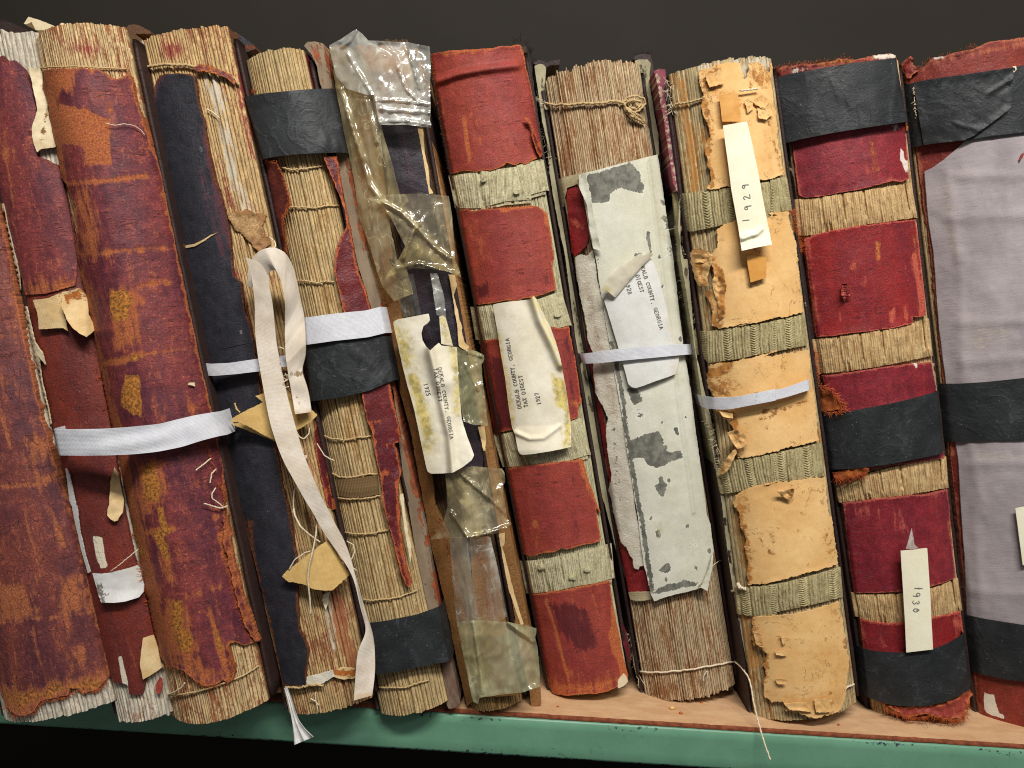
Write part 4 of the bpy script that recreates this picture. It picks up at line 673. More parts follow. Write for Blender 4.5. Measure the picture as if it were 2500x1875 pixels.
patch(b5, S5.clone(b=.016, um=1.15), 'side_cover', '10:535,300 570,280 620,285 700,330 740,500 790,720 830,900 870,1100 895,1300 915,1500 930,1640 | 11:905,30 950,150 975,300 985,380 1090,800 1160,1200 | 12:1200,0 1290,200 1350,500 1420,800 1480,1180 1440,1240 1400,1270 1340,1000 1280,690 1170,230 | 11:1100,1440 1050,1150 970,850 900,500 830,200 780,-10 | 10:700,1180 640,900 590,620', M['tanboard'], off=.001, thick=.02, rag=1.5, bump=(.0015, 70), masks=[(1, 'l', '10:700,500 780,860 850,1200', 9, .6), (0, 'p', '10:560,300 700,320 740,560 640,600', 0, .6), (1, 'l', '11:860,200 960,600', 8, .5), (1, 'l', '12:1230,100 1330,500', 8, .6), (2, 'l', '10:860,1500 905,1640', 10, .4)])
board(b5, s5, '10:1085,790 1165,830 1200,1010 1250,1235 1310,1560 | 11:1330,90 1380,340 1430,600 1500,900 1590,1350 | 12:1680,190 1735,450 1790,750 | 22:265,900 300,1130 318,1255 285,1275 250,1270 240,1165 120,730 | 12:1710,730 1650,420 1600,180 | 11:1520,1300 1470,1090 1400,750 1350,480 1290,130 1250,-30 | 10:1210,1500 1160,1230 1120,1000 | 10:1040,600 1010,330 1090,300 1130,560', M['tanboard'], .006, masks=[(0, 'l', '10:1100,800 1160,1100 1230,1500', 5, .8), (0, 'l', '11:1300,150 1400,650', 5, .8)])
patch(b5, S5, 'lining_strip', '11:1282,130 1325,130 1335,200 1318,260 1345,380 1370,465 1365,490 1385,560 1415,590 1400,610 1372,600 1350,580 1340,470 1318,330 1300,220', M['flap'], off=.003, thick=.001, rag=1.5, curl=.002)
patch(b5, S5, 'lining_strip', '11:1470,1095 1510,1092 1522,1180 1518,1245 1505,1248 1485,1160', M['flap'], off=.003, thick=.001, rag=1.5, curl=.002)
patch(b5, S5, 'lining_strip', '12:1602,180 1640,170 1640,240 1625,260 1700,560 1760,750 1740,755 1665,530 1615,270', M['flap'], off=.001, thick=.001, rag=1.5)
patch(b5, S5, 'lining_strip', '10:1090,815 1122,818 1130,960 1155,1060 1165,1180 1190,1225 1160,1228 1125,1010', M['flap'], off=.001, thick=.001, rag=1.2)
patch(b5, s5t, 'side_cover', '10:700,280 1020,290 1060,560 1085,800 1020,800 840,790 780,520', M['tanboard'], off=.002, thick=.003, rag=2, bump=(.0015, 40), masks=[(0, 'l', '10:1020,330 1060,780', 9, .8)])
patch(b5, S5, 'grey_lining', '12:1285,205 1400,200 1425,400 1450,740 1480,1000 1440,1000 1380,740 1330,470', M['greyboard'], off=.003, thick=.001, rag=2, masks=[(1, 'l', '12:1310,230 1420,740', 10, .6)])
patch(b5, S5, 'side_cover', '12:1420,200 1540,195 1590,420 1650,740 1700,1000 1720,1200 1480,1210 1460,900 1440,600', M['tanboard'], off=.002, thick=.001, rag=2, masks=[(1, 'l', '12:1480,260 1560,700', 12, .6)])
FB = dict(thick=.0003)
crease2 = lambda L, h=.0035, w=6: crease(L, h*.7, w*.55)
def crease(lines, h=.0035, w=6):
    h *= .7; L = [P(x) for x in lines]
    return lambda q: sum(h*np.exp(-(pdist(q, l)/w)**2) for l in L)
F5 = s5.clone(um=1.5, b=.014)
patch(b5, F5, 'film_sheet', '10:528,290 560,268 600,250 650,215 700,184 738,212 775,256 900,262 1030,268 1080,280 1164,294 1170,420 1166,560 1170,700 1165,768 1176,786 1170,808 1080,796 985,788 900,792 850,790 838,760 812,600 760,600 640,560 570,480', M['film'], off=.010, rag=1, bump=(.0026, 53, 1), step=4, curl=.003, lift=crease2(['10:640,330 820,640', '10:840,630 1000,640 1165,660', '10:850,770 1000,760 1170,790', '10:960,420 1010,560 1090,640', '10:1010,300 1060,420 1100,560', '10:850,690 1170,715', '10:700,190 660,260 600,300'], .004, 4), masks=[(0, 'p', '10:830,560 1170,600 1170,800 850,790', 4, .7), (0, 'p', '10:640,215 705,186 775,256 760,330 620,280', 4, .8), (0, 'l', '10:660,300 780,500 820,620', 22, .6)], **FB)
patch(b5, F5, 'film_sheet', '10:530,300 620,290 720,300 780,420 822,560 835,700 870,850 905,960 940,1090 975,1228 900,1240 862,1242 900,1380 930,1500 960,1640 | 11:1020,100 1060,250 | 11:940,300 860,200 800,0 | 10:720,1380 680,1100 620,820 570,560', M['film2'], off=.0075, rag=1.5, bump=(.0026, 76, 1), lift=crease2(['10:600,560 700,900 790,1180 850,1260', '10:640,700 740,1000', '10:760,640 830,900'], .005, 9), masks=[(0, 'l', '10:620,620 720,980 850,1240', 12, .7), (0, 'l', '10:720,330 790,560', 14, .5)], **FB)
patch(b5, F5, 'film_sheet', '10:728,1262 870,1236 980,1228 1090,1224 1200,1232 1286,1240 1300,1330 1312,1430 1326,1640 | 11:1330,50 1350,100 1362,146 1280,112 1180,96 1060,90 1000,105 940,130 880,160 905,112 950,60 985,0 | 10:1010,1560 940,1420 870,1300 800,1270', M['film2'], off=.011, rag=1, bump=(.0026, 51, 1), step=4, curl=.003, lift=crease2(['10:870,1280 980,1340 1090,1450 1200,1570 1300,1640', '10:1000,1640 1050,1480 1100,1420', '11:960,90 1100,60 1340,130'], .007, 6), masks=[(0, 'l', '10:880,1285 980,1345 1100,1470 1230,1600', 14, .9), (0, 'p', '10:1010,1560 1100,1480 1270,1640 | 11:1330,120 1200,95 1000,100 960,80', 4, .6)], **FB)
patch(b5, F5, 'film_sheet', '11:1168,122 1212,122 1240,210 1258,280 1268,400 1235,392 1208,388 1195,300', M['film'], off=.006, rag=1, bump=(.0026, 25, 1), masks=[(0, 'l', '11:1190,130 1240,390', 5, .6)], **FB)
patch(b5, F5, 'film_sheet', '11:985,130 1060,125 1110,380 1000,400 940,200', M['film4'], off=.006, rag=1, bump=(.0026, 38, 1), **FB)
patch(b5, F5, 'film_sheet', '11:1300,590 1340,588 1380,610 1420,605 1460,615 1508,640 1510,668 1492,700 1500,800 1515,930 1534,1090 1490,1080 1440,1082 1380,1062 1350,920 1330,760', M['film3'], off=.010, rag=1.5, bump=(.0026, 43, 1), step=4, curl=.004, lift=crease2(['11:1400,620 1500,650', '11:1390,700 1470,860', '11:1350,640 1400,1040'], .004, 5), masks=[(0, 'l', '11:1440,630 1505,660', 8, .9), (0, 'l', '11:1360,640 1430,780', 8, .7)], **FB)
patch(b5, F5, 'film_sheet', '11:1262,1388 1350,1355 1440,1345 1540,1352 1622,1360 1640,1390 1642,1440 1625,1470 1640,1560 1650,1640 | 12:1640,60 1680,115 1660,130 1600,172 1540,180 1480,192 1400,200 1280,205 1170,212 1240,130 1280,0 | 11:1275,1560', M['film2'], off=.011, rag=1, bump=(.0026, 51, 1), step=4, curl=.004, lift=crease2(['11:1350,1380 1440,1460 1560,1560 1640,1640', '12:1300,40 1400,190', '12:1400,200 1560,165 1670,125'], .006, 6), masks=[(0, 'p', '11:1300,1430 1420,1480 1600,1640 | 12:1600,100 1400,195 1340,100', 4, .75), (0, 'l', '11:1450,1350 1640,1380', 8, .7)], **FB)
patch(b5, F5, 'film_sheet', '12:1290,210 1420,200 1550,196 1600,420 1655,700 1600,735 1440,735 1340,765 1310,480', M['film4'], off=.006, rag=1, bump=(.0026, 51, 1), masks=[(0, 'l', '12:1560,220 1640,700', 9, .7), (0, 'l', '12:1400,260 1440,600', 6, .5)], **FB)
patch(b5, F5, 'film_sheet', '12:1338,740 1440,726 1560,730 1660,736 1815,764 | 22:180,752 285,775 284,808 276,830 292,900 302,1000 310,1145 250,1162 200,1180 100,1190 0,1205 | 12:1480,1215 1470,1255 1440,1238 1425,1180 1380,960', M['film3'], off=.009, rag=1, bump=(.0026, 57, 1), step=4, curl=.003, lift=crease2(['12:1660,740 1815,860', '22:110,740 240,830', '12:1440,740 1480,1000 1500,1180'], .005, 6), masks=[(0, 'l', '22:60,745 200,800 280,790', 7, 1), (0, 'p', '12:1440,760 1815,780 | 22:280,900 300,1140 0,1200 | 12:1480,1200', 0, .35)], **FB)
patch(b5, F5, 'label_shred', '11:1224,398 1245,388 1265,402 1290,490 1312,582 1275,578 1238,568 1232,480', M['label'], off=.008, thick=.0004, rag=.6, masks=[(0, 'l', '11:1240,400 1300,580', 10, .6)])
lb, of, pl = patch(b5, F5, 'paper_label', '11:934,440 942,425 962,414 1050,398 1158,377 1166,420 1150,440 1125,455 1112,500 1118,545 1140,585 1167,612 1190,590 1222,562 1240,580 1290,585 1336,590 1342,700 1348,820 1358,940 1366,1040 1400,1150 1446,1275 1430,1305 1380,1345 1310,1385 1240,1390 1172,1391 1152,1378 1143,1350 1110,1200 1070,1000 1025,840 990,700 960,560', M['label'], off=.013, thick=.0004, rag=.5, bump=(.002, 60), step=4, lift=lambda q: .004*np.exp(-(pdist(q, P('11:1165,600 1230,900 1290,1150 1310,1385'))/9)**2)+.003*np.exp(-(pdist(q, P('11:1170,620 1250,820'))/20)**2)+.010*np.clip((q[:, 1]-1040)/120, 0, 1)*np.clip((q[:, 0]-1090)/60, 0, 1), masks=[(0, 'p', '11:936,445 1000,500 1040,560 1050,720 1000,720 960,600', 4, .85), (0, 'l', '11:1060,790 1110,960 1150,1130', 14, .9), (0, 'p', '11:1130,1130 1190,1170 1170,1250 1120,1240', 3, .85), (0, 'l', '11:1310,600 1340,800 1340,1000', 9, .75)])
lettering(lb, of, pl, [('DEKALB COUNTY, GEORGIA', P('11:1218,722')[0], P('11:1296,1178')[0], 8.5), ('TAX DIGEST', P('11:1190,727')[0], P('11:1222,942')[0], 8.5), ('1925', P('11:1128,822')[0], P('11:1146,905')[0], 10)], M['ink'])

# --- book 6: brick red panels, olive bands, label 1927
b6, s6 = book('brick red leather ledger with olive thread bands and a pale 1927 label', (1053, 135), (1273, 110), (1534, 1660), (1348, 1690), b=.011)
textblock(b6, s6, 44, M['p6'], jag=.0006, vtop=.987)
K6 = dict(off=.0032, thick=.0032, rag=2, bump=(.0012, 50), curl=.0012, edge=[(0, 3.5)])
patch(b6, s6, 'leather_panel', '10:1172,345 1230,330 1300,318 1560,304 | 20:60,292 182,284 200,330 222,430 250,560 275,680 302,780 322,970 310,1000 295,985 285,1005 210,1040 185,1028 150,1048 100,1030 60,1060 0,1078 | 10:1450,1085 1380,1080 1300,1102 1282,1080 1240,820 1200,600', M['red6'], **{**K6, 'lift': crease(['10:1215,515 1270,495 1340,470 1500,440 1720,415'], .0045, 9)}, masks=[(0, 'p', '10:1370,740 1400,740 1440,1020 1400,1040 1380,900', -1, .9, 4), (0, 'l', '10:1250,340 1560,310', 4, .9), (0, 'p', '10:1200,600 1260,600 1330,1000 1290,1060 1240,820', 0, .35), (0, 'p', '10:1330,680 1560,650 1560,950 1360,900', 0, .25)])
patch(b6, s6, 'leather_panel', '10:1345,1335 1400,1318 1440,1335 1500,1325 1600,1318 1700,1310 1815,1308 | 20:60,1330 150,1308 240,1300 300,1308 330,1330 352,1350 375,1480 400,1640 | 21:385,60 412,225 330,255 250,275 150,295 80,295 0,312 | 11:1500,318 1450,322 1420,180 1395,70 | 10:1375,1500', M['red6'], **K6, masks=[(2, 'p', '11:1440,190 1550,170 1560,240 1530,290 1460,290', 0, .75), (2, 'p', '21:310,120 380,100 395,200 330,220', 0, .7), (0, 'p', '10:1380,1400 1560,1360 1600,1640 1420,1640', 0, .3), (0, 'l', '20:350,1380 395,1640', 5, .7), (2, 'l', '20:60,1420 200,1400 330,1360', 6, .4)])
patch(b6, s6, 'leather_panel', '11:1480,550 1580,540 1815,510 | 21:300,480 380,462 440,470 490,456 505,540 530,660 570,940 552,950 548,1035 500,1050 380,1075 130,1110 60,1130 20,1145 | 11:1575,1140 1540,960 1500,700', M['red6'], **K6, masks=[(2, 'p', '11:1540,640 1620,650 1690,1110 1610,1110', 0, .85), (2, 'p', '21:420,500 500,520 545,1010 505,1010', 0, .7), (0, 'l', '21:520,940 560,950', 8, .8)])
patch(b6, s6, 'leather_panel', '21:92,1358 180,1345 250,1335 330,1328 460,1312 578,1300 610,1420 655,1540 690,1640 | 22:660,10 680,120 690,218 650,235 560,250 480,275 440,268 400,292 330,300 260,318 205,308 170,160 135,0 | 21:120,1500', M['red6'], **K6, masks=[(0, 'p', '22:255,85 295,85 298,145 265,150', 0, .8, 4), (0, 'p', '22:275,190 300,190 300,260 280,260', 0, .7, 4), (2, 'p', '21:480,1350 550,1380 540,1540 470,1540', 0, .6), (2, 'p', '22:470,100 560,60 560,230 480,220', 0, .55), (2, 'p', '21:130,1500 220,1480 220,1640 150,1640', 0, .4), (0, 'l', '21:560,1300 640,1560', 4, .8)])
patch(b6, s6, 'leather_panel', '22:240,562 330,555 400,545 500,530 600,505 680,490 748,472 765,600 790,720 815,860 835,960 868,1080 855,1120 800,1140 740,1175 650,1190 580,1192 480,1202 420,1198 392,1188 365,1150 340,1060 300,880 262,720', M['red6'], **K6, masks=[(2, 'p', '22:330,600 480,580 640,640 720,900 560,960 400,800', 0, .62), (0, 'l', '22:345,590 400,760 440,920 490,1110', 4, .95, 3), (0, 'p', '22:760,520 800,700 860,1080 820,1080 740,820 765,760', 1, 1, 3), (0, 'p', '22:340,1080 480,1100 600,1120 760,1060 850,1100 700,1190 480,1200 380,1190', 0, .85), (0, 'l', '22:510,580 540,780 600,1000', 1.6, .9, 2), (0, 'l', '22:420,560 440,700', 1.5, .8, 2), (0, 'l', '22:640,560 700,760', 1.5, .7, 2), (0, 'l', '22:490,700 515,710', 4, .6), (0, 'p', '22:460,1050 560,1060 540,1080 470,1080', 0, .8)])
def rd(n, a=.0008, sd=5):
    def f(u, t):
        ph = n*(u+.012*fb(u*9, u*0, sd+3, 3)+.006*fb(u*30, u*0, sd+4, 2))+.4*fb(t*2, u*22, sd, 3); k = np.floor(ph)
        return a*(.4+1.1*vn(k*3.3, t*1.7, sd+6))*np.sqrt(np.abs(np.sin(np.pi*ph)))+.0011*fb(u*n*.6, t*7, sd+1, 4)-.0016*(vn(k*5.1, k*0+np.floor(t*1.3), sd+8) > .93)+.0012*np.maximum(0, fb(u*26, t*4, sd+9, 3)-.16)*4*a/.0008
    return f
for tp, bt in (('10:1302,1112 1430,1092 1560,1075 1815,1042 | 20:150,1050 310,1008', '10:1345,1318 1480,1318 1640,1275 1815,1262 | 20:200,1245 345,1205'), ('11:1440,335 1560,318 | 21:120,310 300,285 425,240', '11:1475,545 1580,545 | 21:100,520 300,500 490,452'), ('21:25,1145 130,1128 300,1100 450,1075 548,1042', '21:90,1350 150,1345 330,1330 480,1312 612,1272'), ('22:198,352 300,345 450,318 600,285 742,242', '22:238,556 400,540 560,505 660,490 762,460')):
    strip(s6, 'thread_band', tp, bt, M['band6'], b6, .0022, .001, nu=240, nv=14, ridge=rd(48, .0006), puff=.0006, wrapL=.004, wrapR=.01)
    strip(s6, 'band_tape', bt, '|'.join(['P:'+' '.join(f'{x:.1f},{y+9:.1f}' for x, y in P(bt))]), M['band6'], b6, .0014, .0008, nu=160, nv=3, ridge=rd(40, .0005))
for l in ('22:285,380 310,375 330,390 345,410', '22:490,440 520,450 525,470', '22:600,400 615,410', '21:395,360 430,370 440,400 410,410', '10:1500,1130 1510,1150', '20:140,1200 180,1230'): patch(b6, s6, 'glue_lump', (lambda c: np.stack([c[0]+9*np.cos(np.linspace(0, 6, 9)), c[1]+6*np.sin(np.linspace(0, 6, 9))], 1))(P(l).mean(0)), M['band6'], off=.0052, thick=.003, rag=3, step=3, bump=(.002, 6))
board(b6, s6, '20:185,285 215,290 250,420 300,760 330,980 355,1200 400,1420 | 21:420,60 500,450 600,1050 680,1600 | 22:730,200 790,560 850,960 888,1080 868,1115 830,950 780,620 715,250 | 21:660,1640 560,1080 470,480 400,80 | 20:370,1440 320,1100', M['darkbrown'], .006, depth=.2, masks=[(1, 'l', '20:200,300 240,560 300,900', 4, .7)])
patch(b6, s6, 'curled_edge', '20:205,745 240,745 262,800 300,900 325,975 310,1000 285,960 255,860 250,790 220,770', M['torn'], off=.0058, thick=.0012, rag=2, curl=.004, edge=[(0, 6)])
patch(b6, s6, 'paper_edge', '22:838,1062 855,1080 866,1112 835,1140 800,1155 800,1105', M['cream'], off=.004, thick=.001, rag=1)
board(b6, s6, '22:815,740 850,790 880,900 880,1000 858,960 830,860', M['torn'], .002, depth=.1, name='rear_cover')
patch(b6, s6, 'rear_cover', '21:610,1290 640,1360 700,1590 | 22:710,60 740,230 770,420 800,620 770,600 735,420 700,240 670,60 | 21:650,1560', M['ochre8'], off=-.008, thick=.06, rag=2)
fray(b6, s6, '20:140,270 200,260 240,320 260,420', 36, .005, M['darkbrown'], ang=300, spread=.6, off=-.006)
fray(b6, s6, '10:1180,360 1230,700 1290,1090', 110, .0016, M['fibred'], ang=190, spread=.7, off=.003)
lb, of, pl = patch(b6, s6.clone(b=.013), 'paper_label', '21:8,322 40,312 130,300 240,288 268,266 285,285 300,320 330,380 372,462 405,550 432,640 450,730 462,800 482,920 500,1060 505,1140 503,1222 430,1238 340,1254 270,1266 200,1272 180,1266 168,1245 150,1150 130,1100 110,980 88,800 60,640 35,480', M['label'], off=.0055, thick=.0004, rag=.5, step=4, bump=(.0012, 60), lift=lambda q: .006*np.exp(-(pdist(q, P('21:262,270 310,420 380,560 440,700'))/12)**2)+.002*np.exp(-(pdist(q, P('21:150,1130 240,1170 330,1165 430,1090'))/5)**2)+.004*np.clip((q[:, 1]-1040)/60, 0, 1), masks=[(0, 'l', '21:30,480 110,900 140,1150', 5, .85), (0, 'p', '21:380,760 470,800 505,1060 500,1220 460,1200 470,1000 410,960', 0, .95, 5), (0, 'p', '21:460,1130 505,1100 505,1220 465,1220', 0, .8), (1, 'l', '21:270,280 340,440 440,700', 12, .5), (2, 'p', '21:60,360 250,330 280,440 80,520', 0, .25)])
lettering(lb, of, pl, [('DEKALB COUNTY, GEORGIA', P('21:190,974')[0], P('21:108,528')[0], 9), ('TAX DIGEST', P('21:230,966')[0], P('21:192,762')[0], 9), ('1927', P('21:312,952')[0], P('21:296,872')[0], 9.5)], M['ink'])

# --- book 7: off white paper wrapper, label 1928
b7, s7 = book('brown ledger under a peeling off white paper wrapper with a curled 1928 label', (1327, 177), (1560, 168), (1797, 1680), (1575, 1695), b=.012)
textblock(b7, s7, 46, M['pbrown7'], jag=.0018, rows=220, gaps=[(-.78, .002), (.42, .0015)], top_arch=.004, masks=[(1, 'p', '20:380,680 940,640 950,980 430,1090', 0, .35)])
W7 = s7.clone(um=1.12, b=.013)
board(b7, s7, '20:272,418 300,405 330,408 345,430 340,560 365,700 375,860 400,1000 405,1100 440,1330 480,1560 510,1640 | 21:530,160 580,400 640,800 720,1180 780,1480 | 22:790,80 840,420 880,800 930,1000 965,1150 940,1150 900,1010 855,640 790,280 720,0 | 21:690,1500 640,1200 590,900 540,600 490,200 465,0 | 20:440,1500 400,1290 372,1130 350,900 320,760', M['greenboard'], .004, masks=[(0, 'l', '20:320,500 370,1000', 3, .7), (0, 'l', '21:520,300 640,1000', 5, .8), (0, 'l', '22:800,300 900,1000', 4, .6)])
board(b7, s7, '20:262,400 300,378 335,385 345,395 400,380 435,375 432,410 370,415 340,430 330,405 280,415', M['darkbrown'], .012, depth=.08)
patch(b7, s7, 'leather_panel', '20:470,1195 540,1185 565,1190 600,1300 625,1450 600,1560 530,1625 505,1600 485,1350', M['red9'], off=.0022, thick=.001, rag=2, bump=(.002, 20), masks=[(0, 'l', '20:520,1400 570,1440', 6, .5)])
patch(b7, s7, 'leather_panel', '21:595,505 615,510 640,610 690,900 740,1180 790,1500 | 22:800,80 820,230 880,290 910,380 960,372 1008,530 940,545 870,552 840,420 780,100 | 21:740,1400 680,1060 630,760', M['red9'], off=.0018, thick=.001, rag=2, bump=(.002, 25), masks=[(1, 'l', '21:630,720 700,1000', 6, .8)])
patch(b7, s7, 'hinge_cloth', '20:400,1150 440,1125 560,1095 552,1160 480,1190 470,1240 460,1310 430,1300', M['webbing'], off=.0035, thick=.001, rag=2)
patch(b7, s7, 'hinge_cloth', '21:520,380 560,360 590,460 605,600 590,640 560,560', M['webbing'], off=.0008, thick=.001, rag=2)
patch(b7, s7, 'hinge_cloth', '21:640,1180 690,1170 720,1300 740,1400 700,1400 670,1300', M['webbing'], off=.0008, thick=.001, rag=2)
wr_ = [(0, 'p', 'P:'+' '.join(f'{cx+a*math.cos(t):.1f},{cy+1.5*a*math.sin(t):.1f}' for t in np.linspace(0, 5.2, 6)), 0, 1, 2) for cx, cy, a in [(1480+rng.uniform(20, 150)+(y-560)*.19, y, rng.uniform(1.5, 5)) for y in rng.uniform(560, 1420, 22)]]
patch(b7, W7, 'paper_wrapper', '20:552,1108 600,1090 680,1072 760,1050 890,1018 960,1000 1052,978 1064,1060 1085,1200 1110,1380 1140,1560 1150,1640 | 21:1165,150 1192,400 1225,640 1262,860 1290,1100 1320,1320 1345,1500 1362,1640 | 22:1385,120 1406,290 1395,340 1380,420 1366,535 1330,520 1300,528 1200,552 1100,580 1030,604 1010,560 990,470 965,380 940,200 925,60 | 21:915,1600 890,1430 855,1230 830,1040 800,880 775,720 745,560 715,380 690,240 665,60 | 20:650,1600 620,1480 600,1340 580,1240 560,1190', M['wrap'], off=.0048, thick=.0007, rag=1.2, bump=(.0012, 70), step=4.5, masks=[
 (0, 'p', '20:600,1110 700,1085 880,1030 940,1090 945,1150 970,1165 955,1228 900,1215 860,1200 800,1190 755,1225 740,1282 640,1288 620,1200', 0, 1, 3), (0, 'p', '21:870,1180 980,1140 1060,1122 1092,1175 1085,1225 1135,1258 1195,1238 1212,1290 1140,1312 1100,1340 1050,1352 990,1340 960,1292 900,1285 885,1340 860,1280', 0, 1, 3), (0, 'p', '21:855,850 925,850 940,890 962,930 905,955 880,920', 0, 1, 3), (0, 'p', '21:1060,1400 1085,1410 1085,1440 1110,1460 1100,1520 1080,1540 1045,1500 1035,1470 1060,1450', 0, 1, 3), (0, 'p', '21:1145,1105 1175,1100 1190,1145 1170,1148', 0, 1, 2), (0, 'l', '21:672,40 690,70', 3), (0, 'l', '21:760,560 830,900 845,1060 880,1280 915,1500 940,1640', 5.5, .95, 3), (0, 'l', '22:945,40 975,260 1000,420 1015,540', 6, .95, 3), (0, 'p', '22:1005,65 1020,70 1018,95 1000,90', 0, 1, 2), (0, 'p', '22:1035,155 1060,155 1072,195 1045,205', 0, 1, 2), (0, 'p', '22:1105,365 1125,360 1135,405 1100,428 1055,412', 0, 1, 2), (0, 'p', '22:1095,450 1115,452 1115,480 1095,478', 0, 1, 2), (0, 'p', '22:1015,560 1060,520 1110,495 1170,490 1230,470 1310,490 1280,510 1210,520 1150,535 1080,550', 0, 1, 3), (0, 'p', '22:1282,380 1300,385 1305,415 1290,405', 0, 1, 2), (0, 'l', '22:1285,220 1290,240', 1.5), (0, 'p', '21:930,1000 940,1005 930,1012', 1), (0, 'p', '20:985,1460 1000,1470 1015,1600 1005,1610 980,1510', 0, 1, 2), (0, 'l', '20:1085,1270 1100,1300', 4, .9), (0, 'l', '20:1095,1380 1115,1440', 5, .9), (0, 'l', '20:1125,1570 1135,1610', 4, .9), (1, 'p', '22:1030,80 1120,90 1100,180 1040,200', 0, .5, 8), (1, 'l', '21:1060,400 1140,700 1180,800', 14, .35), (1, 'l', '20:1000,1000 1080,1500', 12, .4), (1, 'p', '22:1180,400 1330,380 1320,440 1160,450', 0, .4), (1, 'l', '22:1360,100 1390,300', 8, .35)]+wr_, lift=lambda q: .0016*np.exp(-(pdist(q, P('20:990,1000 1060,1560 | 21:1180,900 1280,1640'))/3)**2))
patch(b7, W7, 'paper_flap', '22:1404,285 1400,380 1368,540 1330,520 1305,515 1340,480 1375,400', M['wrap'], off=.008, thick=.0006, rag=.8, curl=.002, masks=[(1, 'l', '22:1310,515 1390,380', 4, .6), (2, 'l', '22:1310,512 1345,470', 1.5, .8)])
patch(b7, s7, 'torn_paper_strip', '21:530,25 560,5 610,12 640,-30 655,40 672,160 700,300 730,480 770,700 800,880 845,1130 880,1350 905,1560 915,1640 | 22:940,150 955,300 965,372 935,380 930,402 900,392 892,330 860,280 820,230 800,150 780,60 | 21:770,1640 742,1480 760,1400 735,1250 722,1100 740,1040 700,960 660,880 640,720 640,620 610,540 600,460 590,400 560,260 535,130', M['strip7'], off=.0052, thick=.0006, rag=3, bump=(.0009, 26), curl=.0006, masks=[(0, 'l', '21:770,1100 790,1400 830,1600', 7, .4), (1, 'l', '21:600,200 680,600 780,1000', 12, .5), (2, 'l', '21:660,520 720,560', 4, .5)])
patch(b7, W7, 'folded_edge', '20:570,1095 595,1092 612,1180 640,1330 672,1480 694,1590 668,1580 645,1575 620,1440 605,1300 560,1200 552,1150', M['wrap'], off=.0085, thick=.0006, rag=1.2, curl=.003, bump=(.001, 20))
patch(b7, s7, 'paper_hem', '22:868,552 940,545 1008,545 1020,590 960,602 900,600 880,590', M['webbing'], off=.003, thick=.001, rag=2)
cord(b7, s7, 'twine', '20:285,615 310,640 345,660 420,662 500,668 560,655 620,652 700,650 800,640 850,660', M['cord'], off=.0022, r=.0011, twist=1700, wob=2.5)
for l in ('20:830,650 860,620 920,608 965,625 975,660 940,690 900,720 860,690 840,660', '20:850,650 900,630 950,650 920,690 870,680', '20:860,680 900,710 940,740 970,775', '20:840,670 890,720 930,755 960,785', '20:860,720 900,740 940,760', '20:900,640 930,680 970,660'): cord(b7, s7, 'twine_knot', l, M['cord'], off=.004, r=.0009, twist=1700, wob=3, lifts=[.002, .006, .005, .003])
cord(b7, s7, 'twine', '20:285,615 300,640 330,660 350,690', M['cordp'], off=.004, r=.0012, twist=1700, wob=3)
cord(b7, s7, 'sewing_thread', '22:938,1050 1020,1055 1100,1052 1200,1042 1300,1030 1400,1012 1540,985', M['cordp'], off=.0014, r=.0008, wob=2)
cord(b7, s7, 'loose_thread', '22:1400,378 1440,350 1490,325 1520,305 1510,285 1480,278', M['cordp'], off=.006, r=.0003, twist=0)
cord(b7, s7, 'loose_thread', '22:1340,1110 1345,1070 1365,1045 1370,1090', M['cordp'], off=.003, r=.0005, twist=0)
cord(b7, s7, 'loose_thread', '22:820,740 850,790 870,860', M['cordp'], off=.002, r=.0003, twist=0)
for s_ in ('22:880,800 895,960 930,1050 950,1155', '20:330,820 400,1000 380,1100 420,1140', '20:290,620 350,650'): fray(b7, s7, s_, 70, .004, M['cordp'], ang=100, spread=1.2, r=.0002, off=.001)
board(b7, s7, '20:905,385 940,375 985,375 1010,400 1000,470 1005,560 1055,860 1060,980 1000,985 960,800 945,560 930,440', M['greenboard'], .003, depth=.15, masks=[(0, 'l', '20:960,420 970,560 1000,800', 5, .9)])
board(b7, s7, '20:895,375 910,350 960,340 1005,345 1020,400 1030,470 1050,800 1070,1000 1085,1200 1120,1500 1150,1640 | 21:1190,300 1300,1000 1370,1500 | 22:1400,100 1450,420 1530,820 1600,1095 1570,1100 1500,850 1420,500 1360,0 | 21:1250,800 1130,0 | 20:1050,1100 1010,760 985,480 960,385', M['darkbrown'], .0085, depth=.2)
patch(b7, s7, 'side_cover', 'P:1602,190 1640,460 1652,640 1700,900 1730,1100 1775,1400 1800,1560 1820,1655 1795,1660 1770,1500 1715,1170 1660,850 1630,640 1592,380', M['darkbrown'], off=-.013, thick=.12, rag=1.5)
fray(b7, s7, '20:910,350 960,340 1010,350', 24, .004, M['darkbrown'], ang=270, spread=.8, off=-.009)
lb, of, pl = patch(b7, W7.clone(b=.015), 'paper_label', '21:700,250 740,245 780,275 860,180 945,78 1010,20 1035,70 1060,150 1090,270 1120,400 1148,510 1170,600 1188,655 1178,720 1164,760 1120,778 1040,805 960,835 916,848 890,845 866,825 850,760 820,650 760,450', M['label8'], off=.007, thick=.0004, rag=.5, step=4, bump=(.0014, 80), masks=[(1, 'l', '21:1120,420 1170,620 1150,760', 7, .5), (1, 'p', '21:1060,250 1110,380 1120,460 1080,380', 0, .3)])
lettering(lb, of, pl, [('KALB COUNTY, GEORGIA', P('21:946,85')[0], P('21:1068,484')[0], 9), ('DIGEST', P('21:912,138')[0], P('21:946,250')[0], 9), ('928', P('21:852,200')[0], P('21:868,264')[0], 10)], M['ink'])
flp = P('21:1025,0 1000,30 945,85 860,185 782,277 745,245 725,228 700,250 695,235 725,180 740,150 752,115 800,78 835,62 870,50 940,-5 | 20:960,1620 1000,1600 1020,1608')
